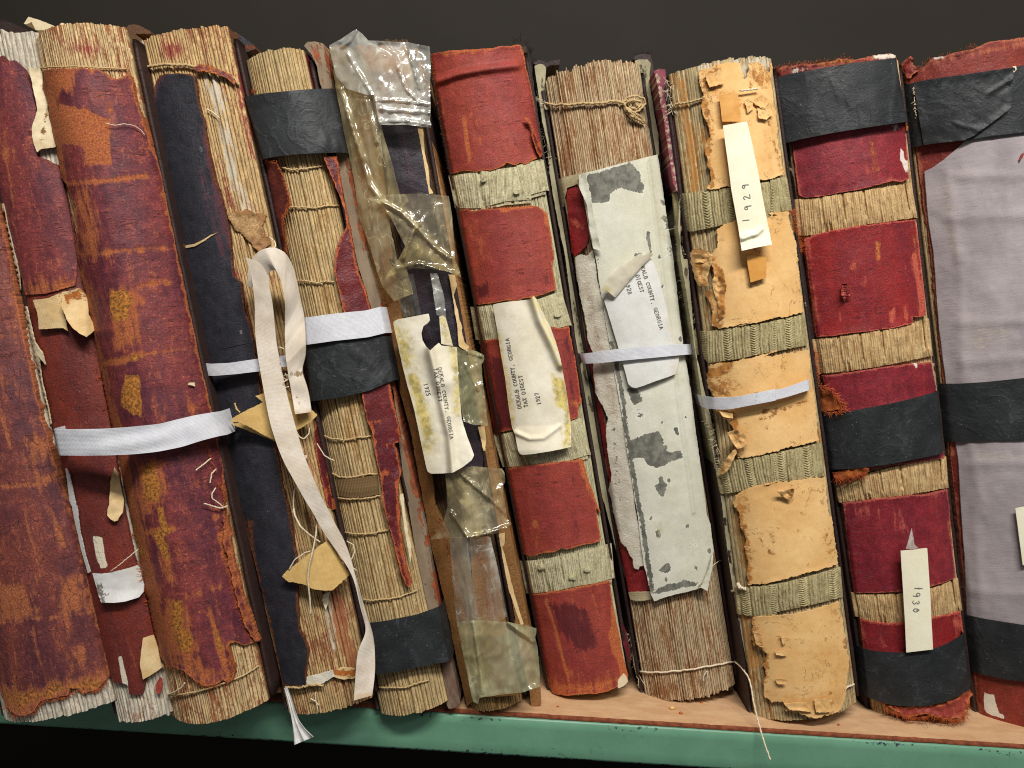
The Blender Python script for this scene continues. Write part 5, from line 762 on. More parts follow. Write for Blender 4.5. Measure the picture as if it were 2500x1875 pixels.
patch(b7, W7.clone(b=.015), 'curled_flap', flp, M['label'], off=.009, thick=.0004, rag=.5, step=4, bump=(.001, 25), lift=lambda q: .005*np.clip((pdist(q, P('21:1010,20 945,85 860,185 782,277'))/42), 0, 1)**.7*1, masks=[(1, 'l', '21:745,240 725,228', 5, .8), (0, 'l', '21:700,240 725,230', 4, .8)])
# --- book 8: tan suede panels, thread bands, 1929 slip
b8, s8 = book('tan suede ledger with flaking panels, grey thread bands and a handwritten 1929 slip', (1632, 172), (1884, 152), (2092, 1715), (1842, 1745), b=.014)
textblock(b8, s8, 34, M['p8'], jag=.0008, rows=200, masks=[(1, 'l', '20:1200,520 1260,900 1290,1190', 9, .95), (2, 'p', '20:1300,440 1740,360 1770,480 1310,480', 0, .8), (1, 'l', '22:1560,60 1620,380', 14, .8), (1, 'l', '22:1600,700 1660,1000', 16, .8), (1, 'l', '21:1290,640 1420,720', 6, .6)])
K8 = dict(off=.0034, thick=.0012, rag=5, ragf=.07, curl=.0006, curlw=5, bump=(.0006, 40))
patch(b8, s8, 'suede_panel', '20:1312,470 1330,440 1370,430 1430,412 1500,395 1540,388 1575,400 1590,470 1600,520 1625,450 1630,400 1690,392 1730,420 1765,470 | 30:214,400 222,560 240,720 255,880 275,980 296,1110 250,1120 150,1142 60,1156 | 20:1560,1168 1470,1180 1385,1195 1365,1188 1390,1130 1375,1060 1350,960 1352,900 1385,860 1370,800 1340,720 1330,620 1340,600', M['tan8'], **K8, masks=[(0, 'p', '20:1320,470 1440,420 1450,560 1330,600', 2, .75), (0, 'p', '20:1455,600 1565,590 1570,770 1460,770', 0, .8), (0, 'p', '20:1640,430 1750,450 1760,560 1640,540', 2, .7), (0, 'l', '20:1345,640 1380,860 1360,1000 1395,1160', 10, .75), (1, 'l', '30:100,600 190,660 230,830', 8, .5), (0, 'l', '30:240,900 280,1090', 6, .6), (2, 'l', '20:1730,750 1750,790', 6, .7), (1, 'l', '20:1340,590 1480,590', 4, .8), (1, 'l', '20:1730,830 1760,1000 1770,1100', 3, .7)])
for l, t in (('20:1350,470 1450,440 1470,520 1380,560', 0), ('20:1640,640 1720,600 1760,640 1720,690 1690,670', 1), ('20:1680,680 1760,660 1780,720 1740,760 1690,740', 1), ('20:1600,640 1640,620 1660,680 1620,720', 1), ('30:150,640 185,655 175,690 150,680', 0)): patch(b8, s8, 'suede_flake', l, M['tan8'], off=.0050, thick=.0005, rag=4, curl=.002, curlw=6, bump=(.0012, 12), step=3.5, masks=[(0, 'p', l, -4, .5)])
patch(b8, s8, 'suede_panel', '20:1430,1460 1450,1435 1500,1412 1560,1395 1815,1362 | 30:200,1352 325,1338 345,1450 378,1590 | 31:380,60 400,230 420,372 300,395 180,415 80,440 0,458 | 21:1740,415 1680,425 1600,440 1500,462 1430,468 1390,450 1400,380 1355,250 1420,200 1400,100 1380,20 | 20:1430,1560', M['tan8'], **K8, masks=[(0, 'l', '21:1360,250 1390,400 1440,462', 14, .7), (0, 'l', '21:1400,20 1460,200 1440,330', 11, .5), (1, 'p', '21:1520,70 1620,60 1640,190 1560,160', -2, .45), (0, 'l', '31:370,0 400,300', 6, .5), (1, 'l', '21:1640,180 1530,150', 3, .6), (2, 'p', '31:270,140 290,200 270,220', -1, .5), (2, 'l', '31:230,130 160,240', 1.5, .5)])
for l in ('20:1255,1600 1300,1560 1370,1590 1395,1640 1400,1659 1270,1659', '21:1260,5 1400,0 1395,60 1360,150 1380,200 1320,205 1290,150 1270,90'): patch(b8, s8, 'suede_curl', l, M['tan8'], off=.005, thick=.0006, rag=4, curl=.004, curlw=10, bump=(.003, 18), step=4, masks=[(0, 'p', l, -6, .75)])
patch(b8, s8, 'glue_ridge', '21:1420,50 1470,100 1490,200 1470,300 1480,380 1440,420 1430,300 1400,200', M['tan8'], off=.0045, thick=.0006, rag=6, curl=.002, bump=(.003, 9), step=3.5, masks=[(0, 'l', '21:1430,60 1470,200 1450,400', 14, .7)])
patch(b8, s8, 'suede_panel', '21:1385,700 1440,695 1560,680 1700,640 1815,612 | 31:150,655 300,632 450,612 465,700 480,860 495,960 505,1080 512,1180 420,1205 300,1230 200,1255 100,1282 0,1290 | 21:1740,1262 1690,1270 1640,1285 1560,1285 1530,1240 1545,1120 1470,1030 1420,1000 1415,900 1370,850 1365,780', M['tan8'], **K8, masks=[(0, 'l', '21:1370,750 1430,760 1500,700', 14, .8), (0, 'p', '21:1370,820 1520,800 1520,900 1400,900', 2, .7), (2, 'l', '21:1700,1050 1815,1010 | 31:150,1000 300,980 430,930', 4, .8), (2, 'l', '31:100,1030 160,1020', 4, .5), (0, 'l', '21:1440,1000 1540,1040 1540,1240', 10, .8), (1, 'p', '31:60,640 250,640 300,780 100,800', 0, .3), (0, 'l', '31:0,900 400,860', 14, .3), (2, 'p', '31:180,760 215,760 210,790 180,790', -2, .5), (2, 'p', '31:160,1070 185,1075 180,1095 160,1095', -2, .5), (2, 'p', '31:240,1130 270,1140 260,1160 240,1155', -2, .5)])
for l in ('21:1490,1130 1540,1115 1600,1140 1630,1170 1600,1215 1560,1240 1530,1200', '21:1440,1380 1470,1330 1510,1270 1545,1240 1550,1260 1530,1310 1500,1370 1460,1395', '21:1430,985 1480,1000 1530,1015 1530,1040 1470,1030'): patch(b8, s8, 'suede_curl', l, M['tan8'], off=.008, thick=.001, rag=3, curl=.004, curlw=8, bump=(.003, 12), step=3.5, masks=[(0, 'p', l, -7, .7)])
patch(b8, s8, 'suede_panel', '21:1545,1530 1600,1500 1680,1470 1815,1440 | 31:120,1480 300,1445 480,1420 558,1412 565,1500 578,1640 | 32:590,60 612,180 636,370 560,395 430,430 300,460 180,492 72,503 58,440 65,350 45,260 60,210 20,130 15,60 | 21:1570,1640 1530,1580', M['tan8'], **K8, masks=[(0, 'l', '32:20,0 30,130 60,260 70,480', 11, .7), (1, 'p', '31:0,1540 60,1560 60,1640 0,1640', 0, .6), (0, 'p', '32:530,130 600,140 635,370 570,380', 0, .5), (2, 'l', '32:130,200 230,310', 9, .45), (2, 'l', '32:320,60 200,220', 7, .35), (2, 'l', '32:240,330 300,290', 5, .4), (0, 'p', '21:1540,1560 1620,1540 1630,1640 1560,1640', 0, .7)])
patch(b8, s8, 'suede_flake', '31:255,1500 300,1490 365,1485 350,1530 340,1560 310,1545 280,1530', M['tan8'], off=.0065, thick=.001, rag=3, curl=.005, curlw=12, bump=(.004, 12), step=3.5, masks=[(0, 'l', '31:340,1490 345,1550', 6, .7)])
patch(b8, s8, 'suede_panel', '32:95,712 130,705 220,700 320,690 440,665 560,635 640,612 665,720 690,860 705,960 700,1040 690,1110 690,1180 660,1280 640,1310 560,1330 500,1342 440,1330 380,1310 310,1300 315,1250 280,1232 220,1240 180,1210 165,1120 185,1040 165,1000 190,940 140,900 105,880 95,800', M['tan8'], **K8, masks=[(1, 'p', '32:165,1160 300,1190 660,1160 690,1260 500,1335 320,1290 300,1235 190,1215', 0, .6), (0, 'l', '32:100,720 110,870 180,940 170,1110', 8, .8), (1, 'p', '32:380,860 700,900 690,1160 420,1180', 0, .35), (2, 'l', '32:590,1180 605,1320', 3, .7), (0, 'l', '32:690,850 680,900', 6, .8), (2, 'l', '32:110,790 150,880', 5, .4)])
for l in ('32:240,915 290,925 320,945 270,950 245,945', '32:275,825 310,830 310,870 290,880', '32:240,1095 300,1100 310,1130 260,1125', '32:300,1255 450,1240 480,1310 330,1290', '32:490,1230 600,1215 590,1300 500,1310', '32:105,800 150,810 170,900 120,880'): patch(b8, s8, 'suede_flake', l, M['tan8'], off=.0050, thick=.0005, rag=3, curl=.002, curlw=6, bump=(.0012, 10), step=3.5, masks=[(1, 'p', l, -4, .5)])
for tp, bt, n in (('20:1170,1225 1215,1225 1380,1205 1530,1185 1815,1140 | 30:200,1132 300,1122', '20:1190,1440 1260,1468 1400,1440 1560,1395 1815,1368 | 30:200,1352 332,1332', 15), ('21:1300,480 1370,490 1560,460 1815,425 | 31:200,430 412,385', '21:1315,640 1375,690 1560,665 1815,610 | 31:200,625 425,582', 14), ('21:1435,1330 1500,1310 1815,1262 | 31:200,1270 520,1198', '21:1470,1520 1510,1515 1815,1452 | 31:200,1470 538,1408', 14), ('22:1565,520 1650,510 1815,510 | 32:150,505 300,488 480,440 640,392', '22:1580,690 1700,705 1815,700 | 32:150,695 300,662 480,625 655,582', 13)):
    def rg(u, t, n=n):
        ph = n*u+.25*fb(t*2, u*3, 9, 2); f = ph-np.floor(ph); k = np.floor(ph).astype(int) % 3
        core = np.sqrt(np.maximum(0, 1-(2*f-1)**2)); zig = .5+.5*np.cos(2*np.pi*(t*13+np.abs(2*f-1)*.9)); fine = np.abs(np.sin(np.pi*(f*3+.3*fb(t*4, u*30, 4, 2))))
        return .0009*core+np.where(k == 0, .0009*zig*core, .0006*fine)+.0004*fb(u*90, t*9, 7, 3)
    strip(s8, 'thread_band', tp, bt, M['band8'], b8, .0012, .001, nu=280, nv=56, ridge=rg, puff=.0007, wrapL=.004, wrapR=.01)
for s_, mt in (('20:1440,600 1560,590 1580,770 1460,770', 'amber'), ('21:1610,0 1742,20 1740,150 1640,180', 'amber')): patch(b8, s8.clone(b=.015), 'amber_tape', s_, M[mt], off=.0062, thick=.0003, rag=.6)
lb, of, pl = patch(b8, s8.clone(b=.015), 'paper_slip', '20:1464,795 1540,782 1618,769 1655,930 1690,1100 1730,1320 1776,1548 1680,1566 1584,1588 1562,1440 1518,1200 1490,980', M['slip'], off=.0095, thick=.0004, rag=.3, step=4, bump=(.0008, 90), lift=lambda q: .003*np.exp(-(pdist(q, P('20:1590,1510 1640,1490 1680,1480 1710,1450'))/5)**2)+.004*np.clip((q[:, 1]-560)/50, 0, 1))
lettering(lb, of, pl, [([[(0, 0), (.3, 6)]], P('20:1632,1392')[0], P('20:1624,1340')[0], 17), ([[(3, 5.4), (1.8, 6), (.5, 5), (.6, 3.8), (2, 3.4), (3, 4.6), (3, 5.4), (3.2, 3), (3, 0)]], P('20:1650,1325')[0], P('20:1640,1270')[0], 18), ([[(0, 4.6), (1, 6), (2.6, 5.6), (2.4, 4), (.2, .4), (.6, .2), (4, .4)]], P('20:1640,1258')[0], P('20:1632,1200')[0], 17), ([[(3, 5.4), (1.8, 6), (.5, 5), (.6, 3.8), (2, 3.4), (3, 4.6), (3, 5.4), (3.2, 3), (2.8, 0)]], P('20:1632,1190')[0], P('20:1624,1140')[0], 17)], M['pencil'], lw=1.1, hand=True)
board(b8, s8, '20:1030,450 1060,435 1100,440 1105,520 1130,620 1160,740 1175,900 1190,1040 1205,1190 1175,1215 1150,1160 1120,960 1090,760 1060,600', M['pink'], .004, masks=[(0, 'l', '20:1045,460 1100,760 1180,1200', 4, .9), (0, 'l', '20:1110,480 1130,700 1170,780', 3, .7)], name='cover_board')
board(b8, s8, '20:1195,1230 1180,1440 1215,1640 1240,1640 | 21:1290,600 1350,880 1420,1160 1480,1460 1500,1640 | 22:1560,460 1640,900 1700,1330 1680,1330 1590,860 1510,420 1460,0 | 21:1430,1400 1330,900 1270,480 1220,160 1195,0', M['greenboard'], .002, masks=[(0, 'l', '21:1240,100 1380,900 1450,1500', 5, .8), (0, 'l', '22:1480,60 1600,760', 7, .6)])
fray(b8, s8, '20:1110,500 1130,640 1150,700', 50, .006, M['cordp'], ang=60, spread=1.2, r=.00018, off=.001); fray(b8, s8, '20:1170,1440 1200,1500 1220,1640 | 21:1200,250 1280,300 1300,460', 60, .004, M['cordp'], ang=120, spread=1.2, r=.00018, off=.001); fray(b8, s8, '21:1350,880 1420,1160 1460,1400', 70, .004, M['fibrep'], ang=170, spread=1.2, r=.00018, off=.001)
cord(b8, s8, 'sewing_thread', '20:1140,690 1165,660 1240,650 1300,635 1380,600 1440,595', M['cord'], off=.002, r=.0009, wob=2); cord(b8, s8, 'sewing_thread', '20:1570,575 1630,568 1690,560', M['cordp'], off=.0062, r=.0007, wob=2); cord(b8, s8, 'sewing_thread', '32:670,1180 690,1150 740,1130', M['cordp'], off=.002, r=.0008)
cord(b8, s8, 'twist_end', '22:1525,540 1545,525 1560,495 1575,520 1610,525', M['cordp'], off=.005, r=.0015, twist=900); cord(b8, s8, 'twist_end', '20:1165,1440 1185,1420 1200,1450 1190,1490', M['cordp'], off=.004, r=.0011, twist=900)
cord(b8, s8, 'hanging_thread', '22:1540,985 1590,1030 1630,1090 1645,1150 1660,1250 1690,1370 1720,1480 1765,1610', M['cordp'], r=.0007, twist=1500, wob=1, lifts=[.003, .008, .014, .024, .032, .036, .036])
cord(b8, s8, 'loose_thread', '31:430,310 440,360 455,440 475,500', M['cordp'], off=.003, r=.0003, twist=0)
fray(b8, s8, '30:335,1330 370,1480 395,1600', 150, .003, M['fibre'], ang=0, spread=1., off=.002)
patch(b8, s8, 'frayed_corner', '30:318,1345 350,1320 380,1350 390,1450 402,1590 375,1640 340,1560 345,1450', M['fibred'], off=-.001, thick=.006, rag=5, bump=(.004, 8))
board(b8, s8, '30:200,400 222,410 232,560 252,760 290,900 310,1000 325,1330 390,1640 | 31:420,200 440,560 490,850 560,1400 | 32:640,300 720,800 760,1090 745,1250 690,1000 600,300 | 31:460,1000 400,430 | 30:300,1200 230,820', M['darkbrown'], .016, depth=.2)

# --- book 9: crimson and maroon, tape, 1930 slip
b9, s9 = book('crimson cloth ledger with straw thread bands, black straps and a 1930 slip', (1900, 172), (2193, 142), (2370, 1705), (2130, 1735), b=.012)
textblock(b9, s9, 46, M['p9'], jag=.0008, vtop=.992)
S9W = s9.clone(um=1.12, b=.014)
K9 = dict(off=.003, thick=.003, rag=1.5, bump=(.0012, 60), curl=.001, edge=[(0, 3)])
patch(b9, s9, 'leather_panel', '30:226,452 300,415 400,408 480,405 560,390 660,370 740,378 850,355 960,340 1000,352 1012,420 900,450 400,510 240,520', M['red10'], off=.0024, thick=.004, rag=4, bump=(.002, 20), edge=[(0, 9)], masks=[(1, 'l', '30:480,405 760,375', 7, .8), (2, 'l', '30:880,360 990,355', 6, .9), (2, 'p', '30:340,440 440,420 470,430 340,470', 0, .8)])
fray(b9, s9, '30:230,450 300,415 480,405 660,370 740,378', 90, .0018, M['fibre'], ang=270, spread=.9, off=.004)
patch(b9, s9, 'leather_panel', '30:345,880 500,840 1065,770 1072,900 1080,1050 1087,1130 1040,1152 980,1145 850,1180 750,1205 650,1218 520,1245 425,1252 390,1235 375,1130 360,1000', M['mar9'], **K9, masks=[(2, 'p', '30:1035,940 1055,960 1060,1010 1080,1020 1082,1110 1060,1080 1045,1030 1030,1015', 0, 1, 3), (2, 'p', '30:940,795 1020,785 1030,820 990,815', 0, .8), (1, 'l', '30:850,900 860,1080', 10, .6), (0, 'l', '30:370,1000 400,1240', 4, .7), (0, 'p', '30:825,1065 840,1065 838,1085 825,1085', 0, .7), (0, 'l', '30:960,1130 1010,1145', 5, .7)])
patch(b9, s9, 'leather_panel', '30:422,1508 480,1490 600,1458 760,1432 900,1412 1050,1395 1128,1388 1145,1500 1160,1640 | 31:1175,150 1188,280 1198,390 1150,400 1108,395 1112,440 1000,465 900,480 800,492 700,505 600,520 500,525 480,400 465,250 440,50', M['red9'], **K9, masks=[(1, 'p', '30:880,1520 905,1530 908,1640 885,1650 880,1600', 1, 1, 3), (0, 'p', '31:965,370 990,335 1000,360 985,430 970,430', 1, 1, 3), (0, 'l', '31:1120,20 1160,220 1180,390', 8, .95), (0, 'p', '31:720,65 745,65 740,90 720,90', 0, .9), (0, 'l', '31:460,60 500,420', 9, .65), (0, 'l', '31:1060,330 1080,420', 8, .6), (0, 'p', '31:800,180 815,180 812,195 800,195', 0, .8), (0, 'l', '31:645,370 650,410', 3, .7), (0, 'l', '30:430,1520 450,1640', 8, .7), (1, 'l', '30:1100,1420 1140,1640', 5, .6)])
patch(b9, s9, 'cloth_pucker', '31:665,190 695,188 698,240 720,262 718,275 690,270 680,305 668,270 655,275', M['red9'], off=.0066, thick=.001, rag=1, step=3, bump=(.003, 5), lift=lambda q: .0012*np.sin(q[:, 1]*1.1), masks=[(0, 'p', '31:660,190 720,190 718,300 655,290', 0, .55)])
patch(b9, s9, 'leather_panel', '31:540,772 640,762 760,745 900,720 1060,700 1160,692 1230,684 1248,780 1266,890 1000,960 700,1020 640,1000 560,880', M['mar9'], **K9, masks=[(1, 'p', '31:1120,680 1225,665 1225,690 1130,715', 0, .5), (2, 'l', '31:1125,690 1135,710', 3, .9), (2, 'l', '31:1238,700 1262,860', 4, .7), (0, 'l', '31:560,790 620,900', 4, .5)])
patch(b9, s9, 'leather_panel', '31:640,1330 1310,1240 1316,1290 1250,1302 1000,1340 800,1370 640,1395', M['mar9'], **K9)
patch(b9, s9, 'leather_panel', '31:662,1580 800,1562 900,1550 1000,1542 1100,1528 1180,1530 1240,1512 1330,1490 1338,1560 1345,1640 | 32:1352,150 1368,300 1382,455 1300,490 1220,512 1100,535 1000,545 880,552 745,550 720,400 700,250 685,100 672,0', M['mar9'], **K9, masks=[(0, 'p', '31:720,1580 900,1580 920,1640 740,1640', 0, .55), (0, 'p', '32:780,0 920,20 900,60 800,50', 0, .6), (0, 'p', '32:1000,20 1110,0 1090,180 1000,150', 0, .45), (2, 'p', '32:1100,140 1112,180 1112,230 1160,262 1080,275 1070,250', 0, .6), (1, 'l', '32:1330,20 1350,200', 4, .5), (0, 'l', '31:1220,1520 1330,1500', 6, .6)])
patch(b9, s9, 'leather_panel', '32:775,712 850,735 950,745 1050,742 1200,715 1330,690 1412,668 1425,740 1432,830 1330,900 1060,940 800,930', M['red9'], **K9, masks=[(0, 'p', '32:1370,720 1420,700 1430,800 1390,830', 0, .7), (0, 'l', '32:920,840 935,900', 4, .7), (0, 'l', '32:790,780 820,840', 8, .6)])
for tp, bt in (('30:385,1262 480,1256 600,1238 760,1212 900,1190 1090,1160', '30:405,1490 470,1490 620,1460 800,1425 1000,1395 1128,1378'), ('31:495,540 620,525 780,505 950,475 1080,450 1200,408', '31:525,755 600,752 750,735 900,712 1080,678 1226,645'), ('31:640,1450 800,1400 950,1355 1100,1322 1310,1285', '31:665,1572 780,1560 900,1548 1050,1530 1200,1505 1325,1482'), ('32:742,552 850,562 1000,560 1150,540 1280,510 1385,460', '32:768,705 850,735 980,745 1100,732 1250,705 1412,662')):
    strip(s9, 'thread_band', tp, bt, M['band9'], b9, .0018, .001, nu=260, nv=14, ridge=rd(52, .0007), puff=.0009, wrapL=.004, wrapR=.01, rag=2)
strip(S9W, 'tape_strap', '30:234,492 330,468 430,450 600,420 700,402 850,385 1005,366', '30:300,905 340,898 400,882 500,862 600,842 750,818 900,795 1072,770', M['tape'], b9, .0062, bump=(.0016, 55), wrapL=.04, wrapR=.04, lift=TC(['30:690,560 700,680 760,740 760,810', '30:590,490 640,620 740,660', '30:740,690 850,600 960,560', '30:980,720 1000,600 1010,450']))
strip(S9W, 'tape_strap', '31:512,1015 600,1008 690,1000 850,970 1000,942 1130,910 1268,870', '31:600,1365 700,1362 830,1350 950,1335 1100,1305 1200,1285 1306,1262', M['tape'], b9, .0062, bump=(.0014, 70), wrapL=.04, wrapR=.04)
strip(S9W, 'tape_strap', '32:795,902 860,918 950,928 1060,930 1160,920 1240,908 1340,870 1432,812', '32:830,1215 900,1240 980,1262 1080,1270 1180,1268 1300,1248 1400,1205 1476,1158', M['tape'], b9, .0062, bump=(.001, 70), wrapL=.04, wrapR=.04)
patch(b9, S9W, 'torn_leather', '31:432,568 450,560 490,620 495,720 492,815 520,850 600,880 640,920 682,988 620,992 560,1005 508,1000 500,940 470,870 455,800 465,700', M['ochre'], off=.0075, thick=.003, rag=5, bump=(.005, 12), curl=.003, masks=[(2, 'l', '31:450,600 470,760 510,930', 6, .6)])
fray(b9, S9W, '31:440,570 490,640 495,820 600,880 682,988 560,1005', 260, .0032, M['fibre'], ang=20, spread=1., off=.009)
patch(b9, S9W, 'torn_leather', '31:600,1385 680,1368 780,1352 832,1356 815,1400 760,1408 700,1412 640,1432 615,1420', M['ochre'], off=.0052, thick=.002, rag=5, bump=(.004, 10)); fray(b9, S9W, '31:610,1400 640,1432 720,1412 820,1390', 140, .003, M['fibre'], ang=90, spread=.9, off=.006)
patch(b9, S9W, 'torn_leather', '32:905,1240 960,1262 1040,1275 1150,1276 1300,1256 1400,1215 1472,1162 1490,1190 1470,1215 1462,1280 1432,1350 1380,1340 1340,1362 1290,1345 1230,1325 1180,1318 1120,1335 1060,1350 1030,1310 980,1290 940,1270', M['red6'], off=.0035, thick=.003, rag=5, bump=(.005, 12), curl=.003, edge=[(0, 8)]); fray(b9, S9W, '32:940,1275 1030,1320 1120,1340 1230,1325 1340,1355 1432,1350 1470,1250', 260, .003, M['fibre'], ang=90, spread=.8, off=.005)
patch(b9, s9, 'torn_leather', '30:1068,775 1085,785 1082,825 1066,830', M['ochre'], off=.005, thick=.001, rag=2)
lb, of, pl = patch(b9, s9.clone(b=.015), 'paper_slip', '32:1034,285 1110,278 1203,267 1210,380 1222,560 1230,740 1240,909 1160,918 1070,929 1062,740 1050,540', M['slip'], off=.0088, thick=.0004, rag=.3, step=4, bump=(.0004, 90))
lettering(lb, of, pl, [([[(0, 0), (.2, 6)], [(-.6, 3), (.8, 3.4)]], P('32:1122,522')[0], P('32:1122,560')[0], 20), ([[(3, 5), (1.8, 6), (.5, 5), (.6, 3.4), (2, 2.8), (3, 4.2), (3, 5), (3.2, 2.4), (2.8, 0)]], P('32:1112,548')[0], P('32:1112,600')[0], 18), ([[(.3, 5), (1.6, 6), (3, 5), (1.6, 3.4), (3.2, 2.2), (2, .3), (.2, 1)]], P('32:1108,598')[0], P('32:1106,650')[0], 18), ([[(1.6, 6), (.4, 4), (.4, 2), (1.6, .4), (3, 2), (3, 4), (1.8, 5.4), (1.2, 4.4), (2, 3.4)]], P('32:1110,648')[0], P('32:1108,700')[0], 17)], M['pencil'], lw=1.1, hand=True)
patch(b9, s9.clone(b=.015), 'clear_tape', '32:1068,272 1085,215 1104,140 1115,200 1122,245 1150,268 1100,276', M['film'], off=.0092, thick=.0002, rag=.3, masks=[(0, 'p', '32:1068,272 1104,140 1150,268', 0, .4)])
board(b9, s9, '30:225,440 240,470 262,700 300,900 345,1010 370,1190 405,1500 425,1640 | 31:460,250 500,540 550,780 640,1400 680,1640 | 32:720,350 790,860 840,1230 800,1225 700,480 640,100 | 31:600,1500 480,900 400,300 | 30:340,1400 290,1000 235,700', M['darkbrown'], .006, depth=.2, masks=[(1, 'l', '30:330,930 360,1060 400,1500', 4, .6)])
patch(b9, s9, 'paper_chip', '30:320,1058 345,1062 362,1090 355,1120 345,1085 325,1072', M['cream'], off=.004, thick=.0006, rag=1, curl=.002)
board(b9, s9, '31:1232,690 1248,690 1262,860 1246,870', M['greenboard'], .002, depth=.05)

# --- book 10: lavender cloth at the right edge
b10, s10 = book('lavender grey cloth ledger with wide black straps at the right edge', (2205, 180), (2600, 130), (2770, 1710), (2394, 1742), b=.022)
textblock(b10, s10, 50, M['p9'], vbot=.004, vtop=.985)
S10 = s10
patch(b10, S10, 'leather_spine', 'P:2209,176 | 30:1090,440 1110,455 1150,430 1200,410 1240,370 1300,355 1400,330 1520,300 1570,270 1650,255 1815,235 | P:2560,85 2640,1000 2750,1650 2620,1800 | 32:1815,1480 1740,1450 1660,1400 1590,1370 1545,1345 1520,1240 1490,1000 | P:2330,1200 2270,600', M['red10'], off=.002, thick=.004, rag=3, bump=(.0015, 50), edge=[(0, 8)], masks=[(0, 'l', '30:1250,380 1500,340 1815,270', 9, .6), (2, 'l', '30:1255,365 1305,360', 4, .9), (2, 'p', '32:1562,1175 1580,1190 1625,1195 1640,1260 1660,1310 1690,1330 1685,1350 1640,1335 1580,1310 1565,1290', 0, 1, 3), (0, 'l', '32:1600,1350 1815,1470', 5, .6)])
fray(b10, S10, '30:1060,450 1110,455 1240,370 1400,330 1520,300', 60, .002, M['fibred'], ang=270, spread=1., off=.004)
patch(b10, S10, 'torn_leather', '30:1040,430 1060,385 1100,350 1118,370 1112,410 1150,425 1160,450 1110,470 1100,500 1070,490', M['red10'], off=.004, thick=.004, rag=4, bump=(.005, 12), curl=.003, edge=[(0, 10)])
patch(b10, S10, 'bookcloth', '30:1185,1085 1240,1060 1310,1010 1380,950 1440,895 1500,860 1815,840 | P:2596,330 2690,1300 | 32:1815,755 1700,735 1560,715 1455,690 1450,560 1440,330 1420,60 | 31:1400,1300 1330,880 1280,480 1260,240 1245,0 | 30:1210,1400', M['cloth'], off=.0045, thick=.001, rag=.8, bump=(.003, 90), step=6, lift=crease(['31:1410,0 1420,400 1430,800', '30:1330,1100 1400,1640', '31:1470,1190 1560,1640', '32:1500,0 1520,300 1540,640', '30:1320,1390 1500,1380 1815,1370', '31:1420,440 1815,425', '31:1440,690 1815,660', '31:1460,1330 1815,1320', '30:1400,1120 1815,1110', '32:1470,540 1815,560'], .0014, 14), masks=[(0, 'p', '31:1440,440 1700,430 1720,580 1500,600', 2, .3), (1, 'l', '30:1330,1380 1815,1370', 12, .4), (1, 'l', '31:1440,690 1815,660', 10, .4), (0, 'p', '31:1400,1210 1815,1250 1815,1330 1440,1330', 0, .25), (0, 'l', '30:1320,1150 1380,1640', 7, .35), (1, 'l', '31:1300,100 1390,800', 16, .4), (0, 'p', '31:1250,200 1340,300 1390,780 1330,800', 0, .2)])
strip(S10, 'tape_strap', '30:1085,530 1180,508 1300,490 1500,462 1760,424 1815,412 | P:2560,150', '30:1125,930 1200,915 1290,905 1440,890 1600,862 1815,838 | P:2580,310', M['tape'], b10, .0066, bump=(.001, 70), wrapL=.05)
patch(b10, S10, 'tape_fold', '30:1115,525 1300,492 1500,463 1755,426 1762,440 1745,500 1738,600 1733,680 1700,710 1600,785 1500,858 1435,888 1300,902 1180,918 1150,740', M['tape'], off=.0088, thick=.0006, rag=.5, bump=(.0022, 60), curl=.002, lift=crease(['30:1380,780 1430,800 1510,815', '30:1740,500 1590,590'], .0015, 5))
fray(b10, S10, '30:1118,540 1125,680 1130,750', 24, .0016, M['cordp'], ang=90, spread=.5, off=.0092, r=.00025)
patch(b10, S10, 'paper_chip', '30:1745,420 1765,418 1768,440 1750,460', M['cream'], off=.0095, thick=.0004, rag=.6)
strip(S10, 'tape_strap', '31:1285,820 1400,822 1560,812 1700,798 1815,785 | P:2640,915', '31:1335,1188 1420,1190 1560,1185 1700,1178 1815,1168 | P:2680,1062', M['tape'], b10, .0066, bump=(.001, 80), wrapL=.05)
strip(S10, 'tape_strap', '32:1450,690 1560,715 1700,738 1815,756 | P:2720,1522', '32:1490,1048 1560,1070 1700,1100 1815,1112 | P:2740,1660', M['tape'], b10, .0066, bump=(.001, 80), wrapL=.05)
patch(b10, S10, 'cover_edge', '32:1525,1350 1545,1340 1600,1372 1680,1410 1740,1445 1815,1480 1815,1490 1700,1440 1600,1400', M['red10'], off=.008, thick=.012, rag=2, edge=[(0, 10)])
lb, of, pl = patch(b10, S10, 'paper_slip', 'P:2479,1241 2500,1237 2530,1232 2545,1370 2520,1376 2497,1380 2488,1310', M['slip'], off=.0085, thick=.0004, rag=.3)
patch(b10, S10, 'red_fleck', '30:1785,1010 1800,975 1815,965 1815,985 1800,1000 1790,1025', M['red10'], off=.006, thick=.0006, rag=1)
board(b10, s10, '30:1030,900 1110,930 1140,1080 1170,1080 1185,1200 1200,1500 1210,1640 | 31:1225,230 1260,600 1310,900 1400,1500 1420,1640 | 32:1450,600 1490,1000 1540,1340 1500,1330 1420,760 1380,200 | 31:1340,1500 1270,1000 1190,400 1150,0 | 30:1140,1500 1100,1200', M['darkbrown'], .008, depth=.2)
for l in ('30:1150,1195 1175,1185 1172,1300 1165,1480 1190,1600 1200,1640 1190,1650 1160,1500 1150,1330', '31:1195,0 1215,10 1225,225 1205,230 1200,120', '31:1240,560 1262,530 1280,560 1290,640 1310,690 1320,800 1305,790 1280,680 1245,600', '31:1345,1190 1365,1200 1360,1300 1350,1320', '31:1345,1340 1375,1360 1390,1450 1405,1600 1390,1600 1370,1460'): patch(b10, s10, 'paper_hinge', l, M['cream'], off=-.004, thick=.001, rag=1.2)

